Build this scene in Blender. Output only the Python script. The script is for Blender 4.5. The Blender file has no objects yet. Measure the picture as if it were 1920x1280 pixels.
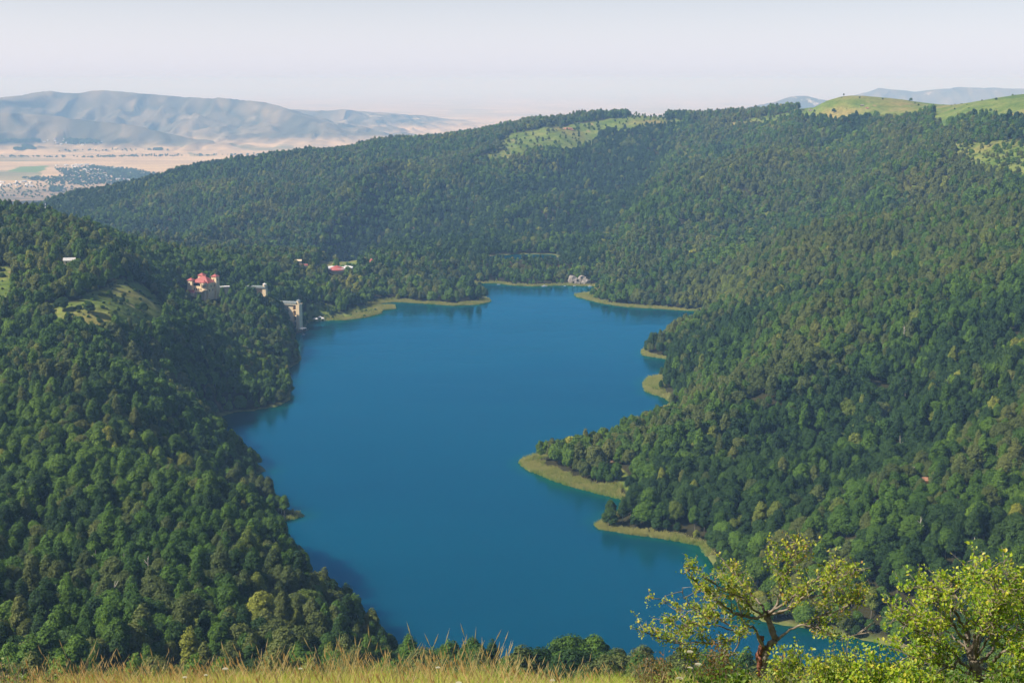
import bpy, math, random
import numpy as np
from mathutils import Vector, Matrix

scn = bpy.context.scene
PI = math.pi
rad = math.radians
# ------------------------------------------------------------------ camera
H = 300.0                    # eye above the lake surface, metres
FPX = 2667.0                 # focal length in pixels of the 1920 wide photograph
PITCH = rad(10.4)
cam_d = bpy.data.cameras.new('camera')
cam_d.sensor_width = 36.0
cam_d.lens = 36.0 * FPX / 1920.0
cam_d.clip_start = 0.3
cam_d.clip_end = 300000.0
cam = bpy.data.objects.new('camera', cam_d)
scn.collection.objects.link(cam)
cam.location = (0, 0, H)
cam.rotation_euler = (PI / 2 - PITCH, 0, 0)
scn.camera = cam
# ------------------------------------------------------------------ world, sun, exposure
SKY_DUST = (6.3, 6.4, 7.4)
SUN_EL, SUN_AZ = rad(42.0), rad(-105.0)      # azimuth clockwise from +Y
world = bpy.data.worlds.new('World')
scn.world = world
world.use_nodes = True
wn, wl = world.node_tree.nodes, world.node_tree.links
wn.clear()
sky = wn.new('ShaderNodeTexSky')
sky.sky_type = 'NISHITA'
sky.sun_disc = False
sky.sun_elevation = SUN_EL
sky.sun_rotation = SUN_AZ % (2 * PI)
sky.altitude = 300
sky.air_density = 1.0
sky.dust_density = 2.0
sky.ozone_density = 2.0
hs = wn.new('ShaderNodeMix'); hs.data_type = 'RGBA'; hs.blend_type = 'MULTIPLY'
hs.inputs[0].default_value = 1.0
hs.inputs[7].default_value = (1.0, 0.96, 1.05, 1)
wb = wn.new('ShaderNodeBackground'); wb.inputs['Strength'].default_value = 0.07
wo = wn.new('ShaderNodeOutputWorld')
wl.new(sky.outputs[0], hs.inputs[6])
# whitish summer dust low over the horizon, fading upwards into the blue
wtc = wn.new('ShaderNodeTexCoord'); wsp = wn.new('ShaderNodeSeparateXYZ'); wl.new(wtc.outputs['Generated'], wsp.inputs[0])
wmx = wn.new('ShaderNodeMath'); wmx.operation = 'MAXIMUM'; wmx.inputs[1].default_value = 0.0; wl.new(wsp.outputs['Z'], wmx.inputs[0])
wsq = wn.new('ShaderNodeMath'); wsq.operation = 'MULTIPLY'; wl.new(wmx.outputs[0], wsq.inputs[0]); wl.new(wmx.outputs[0], wsq.inputs[1])
wml = wn.new('ShaderNodeMath'); wml.operation = 'MULTIPLY'; wml.inputs[1].default_value = -75.0; wl.new(wsq.outputs[0], wml.inputs[0])
wm2 = wn.new('ShaderNodeMath'); wm2.operation = 'MULTIPLY_ADD'; wm2.inputs[1].default_value = -6.0; wl.new(wmx.outputs[0], wm2.inputs[0]); wl.new(wml.outputs[0], wm2.inputs[2])
wex = wn.new('ShaderNodeMath'); wex.operation = 'EXPONENT'; wl.new(wm2.outputs[0], wex.inputs[0])
wad = wn.new('ShaderNodeMix'); wad.data_type = 'RGBA'; wad.blend_type = 'ADD'
wl.new(wex.outputs[0], wad.inputs[0]); wl.new(hs.outputs[2], wad.inputs[6]); wad.inputs[7].default_value = (SKY_DUST[0], SKY_DUST[1], SKY_DUST[2], 1)
wad.clamp_result = False
wl.new(wad.outputs[2], wb.inputs[0]); wl.new(wb.outputs[0], wo.inputs[0])
sun_d = bpy.data.lights.new('sun', 'SUN')
sun_d.energy = 5.0
sun_d.angle = rad(0.5)
sun_d.color = (1.0, 0.93, 0.80)
sun = bpy.data.objects.new('sun', sun_d)
scn.collection.objects.link(sun)
SDIR = Vector((math.sin(SUN_AZ) * math.cos(SUN_EL), math.cos(SUN_AZ) * math.cos(SUN_EL), math.sin(SUN_EL)))
sun.rotation_euler = SDIR.to_track_quat('Z', 'Y').to_euler()
scn.view_settings.view_transform = 'Standard'
scn.view_settings.look = 'None'
scn.view_settings.exposure = 0.52
scn.view_settings.gamma = 1.0
scn.view_settings.use_curve_mapping = False
scn.render.engine = 'CYCLES'
cy = scn.cycles
cy.max_bounces = 6; cy.diffuse_bounces = 2; cy.glossy_bounces = 2; cy.transmission_bounces = 3
cy.volume_bounces = 1; cy.transparent_max_bounces = 6
cy.use_denoising = True
cy.sample_clamp_indirect = 4.0
HAZE_DENSITY = 8.0e-5

# ------------------------------------------------------------------ helpers
def lin(r, g=None, b=None):
    if g is None: r, g, b = r
    f = lambda c: (c / 12.92 if c <= 0.04045 else ((c + 0.055) / 1.055) ** 2.4)
    return tuple(f(x / 255.0) for x in (r, g, b))

def ray(u, v):
    """direction of the photograph's pixel (1920x1280), scaled to unit horizontal length"""
    x, y, z = (np.asarray(u, float) - 960.0), np.full_like(np.asarray(u, float), FPX), (640.0 - np.asarray(v, float))
    Y = y * math.cos(PITCH) + z * math.sin(PITCH)
    Z = -y * math.sin(PITCH) + z * math.cos(PITCH)
    h = np.hypot(x, Y)
    return x / h, Y / h, Z / h

def at_z(u, v, z=0.0):
    rx, ry, rz = ray(u, v)
    d = (z - H) / rz
    return float(rx * d), float(ry * d)

def tag(o, label=None, cat=None, group=None, kind=None):
    if label: o['label'] = label
    if cat: o['category'] = cat
    if group: o['group'] = group
    if kind: o['kind'] = kind
    return o

COL = scn.collection
def link(o, parent=None):
    COL.objects.link(o)
    if parent is not None: o.parent = parent
    return o

def empty(name, loc, rotz=0.0, **kw):
    o = bpy.data.objects.new(name, None)
    o.empty_display_size = 1.0
    o.location = loc; o.rotation_euler = (0, 0, rotz)
    link(o); tag(o, **kw)
    return o

def np_mesh(name, V, F, mats=(), midx=None, smooth=False):
    """V (n,3), F (m,k) with a constant k"""
    me = bpy.data.meshes.new(name)
    V = np.ascontiguousarray(V, dtype=np.float32); F = np.ascontiguousarray(F, dtype=np.int32)
    k = F.shape[1]
    me.vertices.add(len(V)); me.vertices.foreach_set('co', V.ravel())
    me.loops.add(F.size); me.loops.foreach_set('vertex_index', F.ravel())
    me.polygons.add(len(F))
    me.polygons.foreach_set('loop_start', np.arange(0, F.size, k, dtype=np.int32))
    me.polygons.foreach_set('loop_total', np.full(len(F), k, dtype=np.int32))
    for m in mats: me.materials.append(m)
    if midx is not None: me.polygons.foreach_set('material_index', np.ascontiguousarray(midx, dtype=np.int32))
    me.update(calc_edges=True)
    me.polygons.foreach_set('use_smooth', np.full(len(F), bool(smooth)))
    return me

def attr(me, name, vals):
    a = me.attributes.new(name, 'FLOAT', 'POINT')
    a.data.foreach_set('value', np.ascontiguousarray(vals, dtype=np.float32))

class MB:
    """collects polygons with a material slot, builds one mesh"""
    def __init__(s): s.v = []; s.f = []; s.m = []
    def add(s, vs, fs, m=0):
        b = len(s.v); s.v += [tuple(p) for p in vs]
        for f in fs: s.f.append(tuple(i + b for i in f)); s.m.append(m)
    def box(s, x0, x1, y0, y1, z0, z1, m=0):
        s.add([(x0,y0,z0),(x1,y0,z0),(x1,y1,z0),(x0,y1,z0),(x0,y0,z1),(x1,y0,z1),(x1,y1,z1),(x0,y1,z1)],
              [(0,3,2,1),(4,5,6,7),(0,1,5,4),(1,2,6,5),(2,3,7,6),(3,0,4,7)], m)
    def frustum(s, cx, cy, z0, z1, r0, r1, n=12, m=0, ph=0.0):
        p = [(cx+r0*math.cos(ph+2*PI*i/n), cy+r0*math.sin(ph+2*PI*i/n), z0) for i in range(n)]
        q = [(cx+r1*math.cos(ph+2*PI*i/n), cy+r1*math.sin(ph+2*PI*i/n), z1) for i in range(n)]
        s.add(p+q, [(i,(i+1)%n,n+(i+1)%n,n+i) for i in range(n)]+[tuple(range(n-1,-1,-1)), tuple(range(n,2*n))], m)
    def hip(s, x0, x1, y0, y1, z0, z1, inset, m=0, ev=0.0):
        x0-=ev; x1+=ev; y0-=ev; y1+=ev
        cy=(y0+y1)/2
        if (x1-x0)>=(y1-y0): a,b=(x0+inset,cy),(x1-inset,cy)
        else:
            cx=(x0+x1)/2; a,b=(cx,y0+inset),(cx,y1-inset)
        s.add([(x0,y0,z0),(x1,y0,z0),(x1,y1,z0),(x0,y1,z0),(a[0],a[1],z1),(b[0],b[1],z1)],
              ([(0,1,5,4),(1,2,5),(2,3,4,5),(3,0,4)] if (x1-x0)>=(y1-y0) else [(0,1,4),(1,2,5,4),(2,3,5),(3,0,4,5)])+[(3,2,1,0)], m)
    def gable(s, x0, x1, y0, y1, z0, z1, m=0, ev=0.0, t=0.0):
        x0-=ev; x1+=ev; y0-=ev; y1+=ev; cy=(y0+y1)/2
        s.add([(x0,y0,z0),(x1,y0,z0),(x1,y1,z0),(x0,y1,z0),(x0,cy,z1),(x1,cy,z1)],
              [(0,1,5,4),(2,3,4,5),(0,4,3),(1,2,5),(3,2,1,0)], m)
    def tube(s, pts, radii, n=6, m=0, cap=True):
        pts=[Vector(p) for p in pts]; b=len(s.v); k=len(pts)
        up=None
        for i,p in enumerate(pts):
            t=(pts[min(i+1,k-1)]-pts[max(i-1,0)])
            if t.length<1e-9: t=Vector((0,0,1))
            t.normalize()
            if up is None:
                up=t.orthogonal().normalized()
            up=(up-t*up.dot(t))
            if up.length<1e-6: up=t.orthogonal()
            up.normalize(); w=t.cross(up)
            for j in range(n):
                a=2*PI*j/n
                q=p+(up*math.cos(a)+w*math.sin(a))*radii[i]
                s.v.append((q.x,q.y,q.z))
        for i in range(k-1):
            for j in range(n):
                s.f.append((b+i*n+j,b+i*n+(j+1)%n,b+(i+1)*n+(j+1)%n,b+(i+1)*n+j)); s.m.append(m)
        if cap:
            s.f.append(tuple(b+j for j in range(n-1,-1,-1))); s.m.append(m)
            s.f.append(tuple(b+(k-1)*n+j for j in range(n))); s.m.append(m)
    def build(s, name, mats, parent=None, loc=None, smooth=False, rotz=0.0, **kw):
        if not isinstance(mats,(list,tuple)): mats=[mats]
        me=bpy.data.meshes.new(name); me.from_pydata(s.v,[],s.f)
        for m in mats: me.materials.append(m)
        me.polygons.foreach_set('material_index', s.m)
        me.polygons.foreach_set('use_smooth', [smooth]*len(s.f))
        me.update()
        o=bpy.data.objects.new(name, me)
        if loc is not None: o.location=loc
        o.rotation_euler=(0,0,rotz)
        link(o,parent); tag(o,**kw)
        return o

# ------------------------------------------------------------------ noise (numpy)
def _h(ix, iy, seed):
    n = (ix.astype(np.int64) * 374761393 + iy.astype(np.int64) * 668265263 + seed * 974711) & 0xffffffff
    n = ((n ^ (n >> 13)) * 1274126177) & 0xffffffff
    return ((n ^ (n >> 16)) & 0xffff) / 65535.0
def vn(x, y, seed=0):
    x = np.asarray(x, float); y = np.asarray(y, float)
    ix = np.floor(x); iy = np.floor(y); fx = x - ix; fy = y - iy
    sx = fx * fx * fx * (fx * (fx * 6 - 15) + 10); sy = fy * fy * fy * (fy * (fy * 6 - 15) + 10)
    a = _h(ix, iy, seed); b = _h(ix + 1, iy, seed); c = _h(ix, iy + 1, seed); d = _h(ix + 1, iy + 1, seed)
    return (a + (b - a) * sx) * (1 - sy) + (c + (d - c) * sx) * sy
def fbm(x, y, o=4, seed=0):
    r = 0; a = .5; t = 0
    for i in range(o):
        r = r + a * vn(x, y, seed + i * 17); t += a; a *= .5; x, y = x * 1.93 + y * .45 + 3.1, y * 1.93 - x * .45 + 7.7
    return r / t
def ridged(x, y, o=4, seed=0):
    r = 0; a = .5; t = 0
    for i in range(o):
        r = r + a * (1 - np.abs(2 * vn(x, y, seed + i * 17) - 1)) ; t += a; a *= .5; x, y = x * 1.9 + y * .5 + 3.1, y * 1.9 - x * .5 + 7.7
    return r / t
def sstep(a, b, x):
    t = np.clip((x - a) / (b - a), 0, 1); return t * t * (3 - 2 * t)

# ------------------------------------------------------------------ the lie of the land
# (u, v, distance, canopy height): what the photograph shows at pixel (u, v), at a surveyed distance
CT = []
def P(u, v, d, c=0.0):
    rx, ry, rz = ray(u, v)
    CT.append((math.atan2(rx, ry), math.log(d), float(H + rz * d - c)))
def Z(u, z, d):
    rx, ry, rz = ray(u, 640)
    CT.append((math.atan2(rx, ry), math.log(d), float(z)))
def near_profile(y):
    ys = [-60, 0, 3, 6, 9, 13, 18, 24, 40, 60]
    zs = [298.6, 298.4, 297.4, 296.3, 295.1, 293.7, 291.4, 289.3, 279, 264]
    return np.interp(y, ys, zs)
for u in (-500, 0, 240, 480, 720, 960, 1200, 1440, 1680, 1920, 2400):
    Z(u, near_profile(60 * math.cos(math.atan((u-960)/FPX))), 60)
for u in (-400, 0, 240, 480): Z(u, 208, 150); Z(u, 150, 290)
for u in (720, 960, 1200, 1440, 1680, 1920, 2300): Z(u, 211, 150); Z(u, 146, 300); Z(u, 86, 450)
for u in (960, 1200, 1440): Z(u, 28, 610)
cw = 11
for (v, d) in ((1230,480),(1100,600),(1000,720),(900,850),(800,980),(700,1120),(600,1280),(500,1450),(430,1600),(387,1700)): P(0, v, d, cw); P(-420, v-18, d, cw)
for u in (0, -420):
    for z, d in ((100,2000),(30,2500),(-50,3000),(-150,4200)): Z(u, z, d)
for (v, d) in ((1230,480),(1100,620),(1000,740),(900,860),(800,990),(700,1120)): P(240, v, d, cw)
P(240,600,1290,0); P(240,540,1420,4)
for (v, d) in ((480,1600),(455,1700)): P(240, v, d, cw)
Z(383,44,1715); Z(383,38,1640); Z(383,36,1560); Z(383,64,1850); Z(240,62,2000); Z(240,0,2400); P(100,378,3700,cw); Z(100,-90,2900); Z(100,-120,4600)
for (v, d) in ((450,2900),(400,3200),(352,3500)): P(240, v, d, cw)
Z(240,-110,4500)
for (v, d) in ((1230,500),(1150,580),(1060,680),(1000,760),(940,860)): P(480, v, d, cw)
for (v, d) in ((700,1400),(650,1480),(600,1580),(560,1680),(520,1800),(490,1950),(478,2050)): P(480, v, d, cw)
Z(480,20,2300); P(480,470,2700,cw); P(480,400,3050,cw); P(480,340,3450,cw); P(480,292,3800,cw); Z(480,-50,4900)
P(720,1230,600,cw); Z(600,50,600); P(620,1230,520,cw)
for (v, d) in ((545,1950),(520,2010),(500,2100),(482,2200)): P(720, v, d, cw)
Z(720,8,2380); P(720,470,2600,cw); P(720,400,2900,cw); P(720,330,3400,cw); P(720,268,3900,cw); Z(720,0,5000)
Z(960,4,2150); Z(960,5,2220); Z(960,7,2270); Z(960,12,2340); Z(960,13,2440)
Z(860,10,2150); Z(860,13,2250); Z(1080,8,2180); Z(1080,12,2300); Z(1020,6,2200)
for (v, d) in ((440,2620),(400,2800),(340,3100),(290,3500),(240,3900)): P(960, v, d, cw)
Z(960,40,5000)
Z(1200,7,960); Z(1160,6,1100); Z(1250,10,1180); Z(1300,14,1000)
for (v, d) in ((556,1940),(530,2010),(500,2100),(480,2250),(450,2400),(400,2650),(347,2900)): P(1200, v, d, cw*.8)
Z(1200,50,3080); P(1200,340,3250,cw); P(1200,300,3450,cw); P(1200,250,3750,cw); P(1200,212,3950,cw); Z(1200,80,5000)
P(1080,425,2800,cw*.6); P(1050,470,2560,cw*.6)
P(1080,217,4000,4); P(1000,240,3800,0)
for (v, d) in ((1100,795),(1000,870),(900,965),(800,1090),(700,1240),(600,1450),(550,1600),(500,1780),(468,1900)): P(1440, v, d, cw)
Z(1440,50,2080); P(1440,452,2330,cw); P(1440,420,2500,cw); P(1440,370,2750,cw); P(1440,320,3050,cw); P(1440,270,3350,cw); P(1440,222,3700,cw); Z(1440,120,4500)
for (v, d) in ((1150,725),(1050,790),(950,880),(850,980),(750,1110),(650,1270),(550,1470),(450,1750),(410,1880)): P(1680, v, d, cw)
Z(1680,90,2010); P(1680,400,2150,cw); P(1680,350,2350,cw); P(1680,300,2600,cw); P(1680,250,2900,cw); P(1680,215,3150,4); P(1680,188,3400,0); Z(1680,200,4300)
P(1580,183,3400,0); P(1540,192,3450,0); P(1500,212,3500,3)
P(1640,185,3400,0); P(1700,190,3400,0); P(1760,198,3300,0); P(1830,190,3150,0); P(1870,184,3000,0)
Z(1580,238,3800); Z(1640,232,3800); Z(1700,225,3800); Z(1760,215,3700); Z(1830,218,3600); Z(1900,228,3600)
P(430,294,3720,6); P(380,313,3650,cw); P(330,333,3600,cw)
for (v, d) in ((1200,640),(1100,730),(1000,800),(900,880),(800,980),(700,1100),(600,1250),(500,1450),(430,1620),(380,1780)): P(1920, v, d, cw)
Z(1920,128,1900); P(1920,362,2000,cw); P(1920,320,2150,4); P(1920,270,2350,3); P(1920,230,2550,0); P(1920,205,2750,0); P(1920,178,3000,0); Z(1920,220,4200)
for (v, d) in ((1200,640),(1000,800),(800,980),(600,1250),(400,1750)): P(2350, v-12, d, cw)
Z(2350,150,1950); P(2350,250,2450,0); P(2350,172,3000,0); Z(2350,230,4200)
for u in (-420, 0, 240, 480, 720): Z(u, -212, 6500)
for u in (960, 1200, 1440): Z(u, -212, 7200)
for u in (1680, 1920, 2350): Z(u, 40, 6000); Z(u, -212, 9000)

# lake outline (pixels of the water's edge), and the small lake beyond the isthmus
LAKE_PX = [(960,1292),(850,1278),(760,1245),(700,1186),(640,1133),(585,1092),(540,1040),(500,1002),(503,984),(566,968),(561,962),
 (540,955),(500,935),(482,902),(472,890),(500,884),(492,874),(446,846),(410,808),(404,784),(440,773),(470,771),(520,762),(544,750),(546,720),(540,692),(560,680),(566,672),
 (552,640),(556,622),(575,612),(578,603),(610,601),(650,600),(690,594),(712,588),(714,582),(740,579),(738,573),(712,573),(700,570),(740,566),(780,568),(850,573),(895,571),(919,565),(912,558),(902,546),
 (892,531),(930,531),(962,535),(1000,537),(1060,535),(1120,537),(1108,549),(1078,552),(1084,557),(1130,569),(1180,576),(1240,579),(1324,585),(1330,594),
 (1300,612),(1262,628),(1222,648),(1204,658),(1207,666),(1256,674),(1262,684),(1244,700),(1216,709),(1208,720),(1210,733),(1246,746),(1262,756),(1236,768),(1262,772),(1262,792),
 (1190,810),(1120,838),(1060,852),(1008,852),(980,862),(976,870),(998,884),(1060,908),(1120,924),(1184,940),(1186,952),(1150,966),(1118,984),(1126,991),(1180,1000),(1240,1008),(1312,1022),
 (1340,1062),(1352,1090),(1385,1130),(1432,1166),(1500,1176),(1560,1186),(1640,1204),(1700,1216),(1740,1240),(1700,1275),(1550,1296),(1400,1300),(1250,1298),(1100,1296)]
LAKE = np.array([at_z(u, v) for u, v in LAKE_PX])
Z2 = 12.0
POND = np.array([at_z(u, v, Z2) for u, v in [(905,484),(930,479.5),(965,477.5),(1000,477),(1038,477.5),(1046,481),(1020,486),(960,487)]])
def signed_dist(X, Y, poly):
    sh = X.shape; x = X.ravel(); y = Y.ravel()
    best = np.full(x.shape, 1e18); ins = np.zeros(x.shape, bool)
    n = len(poly)
    for i in range(n):
        ax, ay = poly[i]; bx, by = poly[(i + 1) % n]
        dx, dy = bx - ax, by - ay
        t = np.clip(((x - ax) * dx + (y - ay) * dy) / (dx * dx + dy * dy + 1e-12), 0, 1)
        best = np.minimum(best, (x - ax - t * dx) ** 2 + (y - ay - t * dy) ** 2)
        c = ((ay > y) != (by > y))
        ins ^= c & (x < (bx - ax) * (y - ay) / ((by - ay) if by != ay else 1e-12) + ax)
    d = np.sqrt(best)
    return np.where(ins, -d, d).reshape(sh)
for i in range(0, len(LAKE), 2):
    x, y = LAKE[i]; CT.append((math.atan2(x, y), math.log(math.hypot(x, y)), 1.0))
for u, v in ((760,1100),(900,1000),(760,900),(800,800),(1000,760),(900,680),(700,650),(1000,600),(1100,1050),(1250,1150),(1500,1230)):
    x, y = at_z(u, v); CT.append((math.atan2(x, y), math.log(math.hypot(x, y)), -4.0))
CTA = np.array(CT)
def _tps(A, B):
    r2 = (A[:, None, 0] - B[None, :, 0]) ** 2 + (A[:, None, 1] - B[None, :, 1]) ** 2
    return 0.5 * r2 * np.log(r2 + 1e-12)
SX = 1.0
ctp = CTA[:, :2] * (1.0, SX)
n = len(ctp)
A = np.zeros((n + 3, n + 3)); A[:n, :n] = _tps(ctp, ctp) + np.eye(n) * 2e-5
A[:n, n] = 1; A[:n, n + 1:] = ctp; A[n, :n] = 1; A[n + 1:, :n] = ctp.T
W = np.linalg.solve(A, np.concatenate([CTA[:, 2], np.zeros(3)]))
# coarse log-polar table of the smooth land
CTH = np.linspace(-1.05, 1.05, 260); CLD = np.linspace(math.log(50), math.log(9500), 420)
def tps_eval(q):
    out = np.empty(len(q))
    for i in range(0, len(q), 20000):
        s = q[i:i + 20000]; out[i:i + 20000] = _tps(s, ctp) @ W[:n] + W[n] + s @ W[n + 1:]
    return out
thc = np.clip(CTH, -0.53, 0.53)
g = np.stack(np.meshgrid(thc, CLD * SX, indexing='ij'), -1).reshape(-1, 2)
CZ = tps_eval(g).reshape(len(CTH), len(CLD))
def bilin(T, th, ld, TH0, TH1, LD0, LD1):
    i = np.clip((th - TH0) / (TH1 - TH0) * (T.shape[0] - 1), 0, T.shape[0] - 1.001)
    j = np.clip((ld - LD0) / (LD1 - LD0) * (T.shape[1] - 1), 0, T.shape[1] - 1.001)
    i0 = i.astype(int); j0 = j.astype(int); a = i - i0; b = j - j0
    return (T[i0, j0] * (1 - a) + T[i0 + 1, j0] * a) * (1 - b) + (T[i0, j0 + 1] * (1 - a) + T[i0 + 1, j0 + 1] * a) * b

PLAIN = -212.0
def pl(pts):
    return np.array([(*(np.array(ray(u, v)[:2], float) * d), float(H + ray(u, v)[2] * d)) for u, v, d in pts])
RIDGES = [  # crest polyline (pixel, distance), foot width, gully strength
 (pl([(-500,185,12500),(-200,190,13000),(0,182,13500),(40,177,13800),(90,168,14000),(150,172,14000),(190,168,14000),(260,172,14000),(340,180,14000),(420,183,13800),(495,188,13500),(530,200,13200),(556,212,12800)]), 2300, .30, 560),
 (pl([(-400,205,11600),(60,212,11800),(160,222,11700),(260,236,11500),(330,252,11400)]), 1300, .30, 420),
 (pl([(540,203,15500),(600,206,15500),(640,204,15500),(700,209,16000),(780,214,17000),(860,226,18000),(940,240,19000),(1000,246,19000)]), 2600, .45, 480),
 (pl([(560,226,13200),(640,232,13600),(720,240,14000),(800,248,14500)]), 900, .5, 300),
 (pl([(1300,232,15500),(1340,218,15500),(1400,200,15800),(1450,190,16200),(1482,179,16200),(1512,176,16200),(1545,184,16200),(1600,196,16200),(1700,200,16200)]), 1800, .3, 520),
 (pl([(1560,190,19000),(1600,178,19000),(1650,162,19000),(1690,167,19000),(1715,170,19000),(1760,165,19000),(1800,161,19000),(1860,163,19000),(1920,164,19000),(2150,158,19000),(2500,165,19000)]), 2600, .4, 760)]
def height(X, Y):
    X = np.asarray(X, float); Y = np.asarray(Y, float)
    d = np.hypot(X, Y); th = np.arctan2(X, np.maximum(Y, 1e-3)); ld = np.log(np.maximum(d, 1.0))
    zt = bilin(CZ, th, ld, CTH[0], CTH[-1], CLD[0], CLD[-1])
    # hills get spurs and gullies
    if np.any((d > 60) & (d < 12000)):
        m = sstep(120, 500, d) * (1 - sstep(5500, 8000, d))
        dc = np.interp(th, [-.3, -.18, -.09, 0, .09, .18, .26, .33], [3500, 3800, 3900, 3900, 3950, 3700, 3400, 3000])
        far = sstep(2200, 2600, d) * (1 - sstep(dc - 750, dc - 120, d)) * (1 - .4 * sstep(.16, .24, th))
        nz = (fbm(X / 160, Y / 160, 4, 3) - .5) * 18 + (ridged(X / 330 + Y / 900, Y / 420, 3, 9) - .6) * 24 + (fbm(X / 45, Y / 45, 3, 13) - .5) * 5
        nz = nz + far * ((ridged((.97 * X - .25 * Y) / 300, (.25 * X + .97 * Y) / 1200, 2, 21) - .60) * 170)
        nz = nz + sstep(.02, .12, th) * (1 - sstep(1350, 1750, d) * .8 - sstep(1900, 2300, d) * .2) * sstep(600, 900, d) * (ridged((-.55 * X + .84 * Y) / 230, (.84 * X + .55 * Y) / 900, 2, 31) - .56) * 62
        nz = nz * (1 - .75 * sstep(.18, .24, th) * sstep(2400, 2900, d))
        sd = np.full(X.shape, 900.0)
        k = (d > 350) & (d < 2700)
        if np.any(k):
            s1 = signed_dist(X[k], Y[k], LAKE); s2 = signed_dist(X[k], Y[k], POND)
            sd[k] = np.where(np.abs(s1) < np.abs(s2), s1, s2)
            lv = np.zeros(X.shape); lv[k] = np.where(np.abs(s1) < np.abs(s2), 0.0, Z2)
        else: lv = np.zeros(X.shape)
        nz = nz * m * sstep(10, 160, sd)
        z = zt + nz
        near = (d < 2700)
        zl = np.maximum(z - lv, 0.25 + 0.035 * np.clip(sd, 0, 60))      # dry land near water stays above it
        w = sstep(0, 26, sd)
        zl = zl * w + (1 - w) * np.minimum(zl, .25 + np.clip(sd, 0, 30) * .07)
        z = np.where(near & (sd < 200), np.where(sd > 0, zl, -np.minimum(14, -sd * .35)) + lv, z)
    else:
        z = zt
    # plain and mountains
    wf = sstep(6300, 8600, d)
    pz = PLAIN + (fbm(X / 1500, Y / 1500, 3, 40) - .5) * 16 + (fbm(X / 400, Y / 260, 3, 44) - .5) * 5
    if np.any(d > 7000):
        zz = pz.copy()
        for R, wid, gs, gw in RIDGES:
            bd = np.full(X.shape, 1e9); bh = np.zeros(X.shape)
            for i in range(len(R) - 1):
                ax, ay, az = R[i]; bx, by, bz = R[i + 1]; dx, dy = bx - ax, by - ay
                t = np.clip(((X - ax) * dx + (Y - ay) * dy) / (dx * dx + dy * dy), 0, 1)
                q = np.hypot(X - ax - t * dx, Y - ay - t * dy)
                c = q < bd; bd = np.where(c, q, bd); bh = np.where(c, az + t * (bz - az), bh)
            f = np.clip(1 - bd / wid, 0, 1)
            rg = ridged(X / gw + fbm(X / 900, Y / 900, 2, 60) * 2.2, Y / (gw * 2.6), 4, 50)
            prof = f ** 1.35
            carve = (1 - rg) * gs * 18 * f * (1 - f) * 1.1 + (1 - ridged(X / gw * 2.7, Y / gw, 3, 77)) * gs * 2.6 * np.sqrt(f) * np.clip((1 - f) * 6, .12, 1)
            crease = sstep(.55, 1, ridged(X / 190 + fbm(X / 500, Y / 500, 2, 61) * 1.6, Y / 620, 1, 88)) * 30 * np.sqrt(f) * np.clip((1 - f) * 5, .2, 1)
            zz = np.maximum(zz, pz - np.minimum(crease, 60 * f) + np.maximum(0, (bh - PLAIN)) * np.clip(prof - carve * prof ** .5 * .55, 0, 2))
        pz = zz
    z = z * (1 - wf) + pz * wf
    wn_ = sstep(60, 48, d)
    npz = near_profile(Y) + (fbm(X / 5, Y / 5, 3, 5) - .5) * .5
    z = np.where(d < 60.5, npz * wn_ + z * (1 - wn_), z)
    return z

# ------------------------------------------------------------------ terrain sheets on a log-polar grid
TH = np.concatenate([np.linspace(-1.0, -.56, 60)[:-1], np.arange(-.56, .5601, .0021), np.linspace(.56, 1.0, 60)[1:]])
LDH = np.arange(math.log(46), math.log(6600), .0052)
LDF = np.concatenate([[LDH[-1]], np.arange(LDH[-1] + .004, math.log(22000), .0032), np.arange(math.log(22000) + .001, math.log(120000), .009)])
def sheet(TH, LD):
    T, L = np.meshgrid(TH, LD, indexing='ij'); R = np.exp(L)
    X, Y = R * np.sin(T), R * np.cos(T)
    return X, Y, height(X, Y)
def grid_faces(a, b):
    i = (np.arange(a - 1)[:, None] * b + np.arange(b - 1)[None, :]).ravel()
    return np.stack([i, i + b, i + b + 1, i + 1], 1)[:, ::-1]
HX, HY, HZ = sheet(TH, LDH)
UTH = np.arange(-.56, .5601, .0021)
iu0 = int(np.argmin(np.abs(TH - UTH[0])))
HU = HZ[iu0:iu0 + len(UTH)]
FX, FY, FZ = sheet(TH, LDF)
FU = FZ[iu0:iu0 + len(UTH)]; FL0 = LDF[1]
def ground_z(x, y):
    """height of the hills' mesh (inside the frame), else the formula"""
    x = np.atleast_1d(np.asarray(x, float)); y = np.atleast_1d(np.asarray(y, float))
    d = np.hypot(x, y); th = np.arctan2(x, y); ld = np.log(np.maximum(d, 1))
    z = bilin(HU, th, ld, UTH[0], UTH[0] + .0021 * (len(UTH) - 1), LDH[0], LDH[0] + .0052 * (len(LDH) - 1))
    bad = (d < 50) | (d > math.exp(LDH[-1])) | (np.abs(th) > .555)
    farz = (d > math.exp(LDF[2])) & (np.abs(th) <= .555)
    if np.any(farz):
        jf = np.interp(ld, LDF, np.arange(len(LDF)))
        zf = bilin(FU, th, jf, UTH[0], UTH[0] + .0021 * (len(UTH) - 1), 0, len(LDF) - 1); z = np.where(farz, zf, z); bad &= ~farz
    if np.any(bad): z[bad] = height(x[bad], y[bad])
    return z
_marchD = np.exp(np.arange(math.log(100), math.log(110000), .0025))
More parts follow.
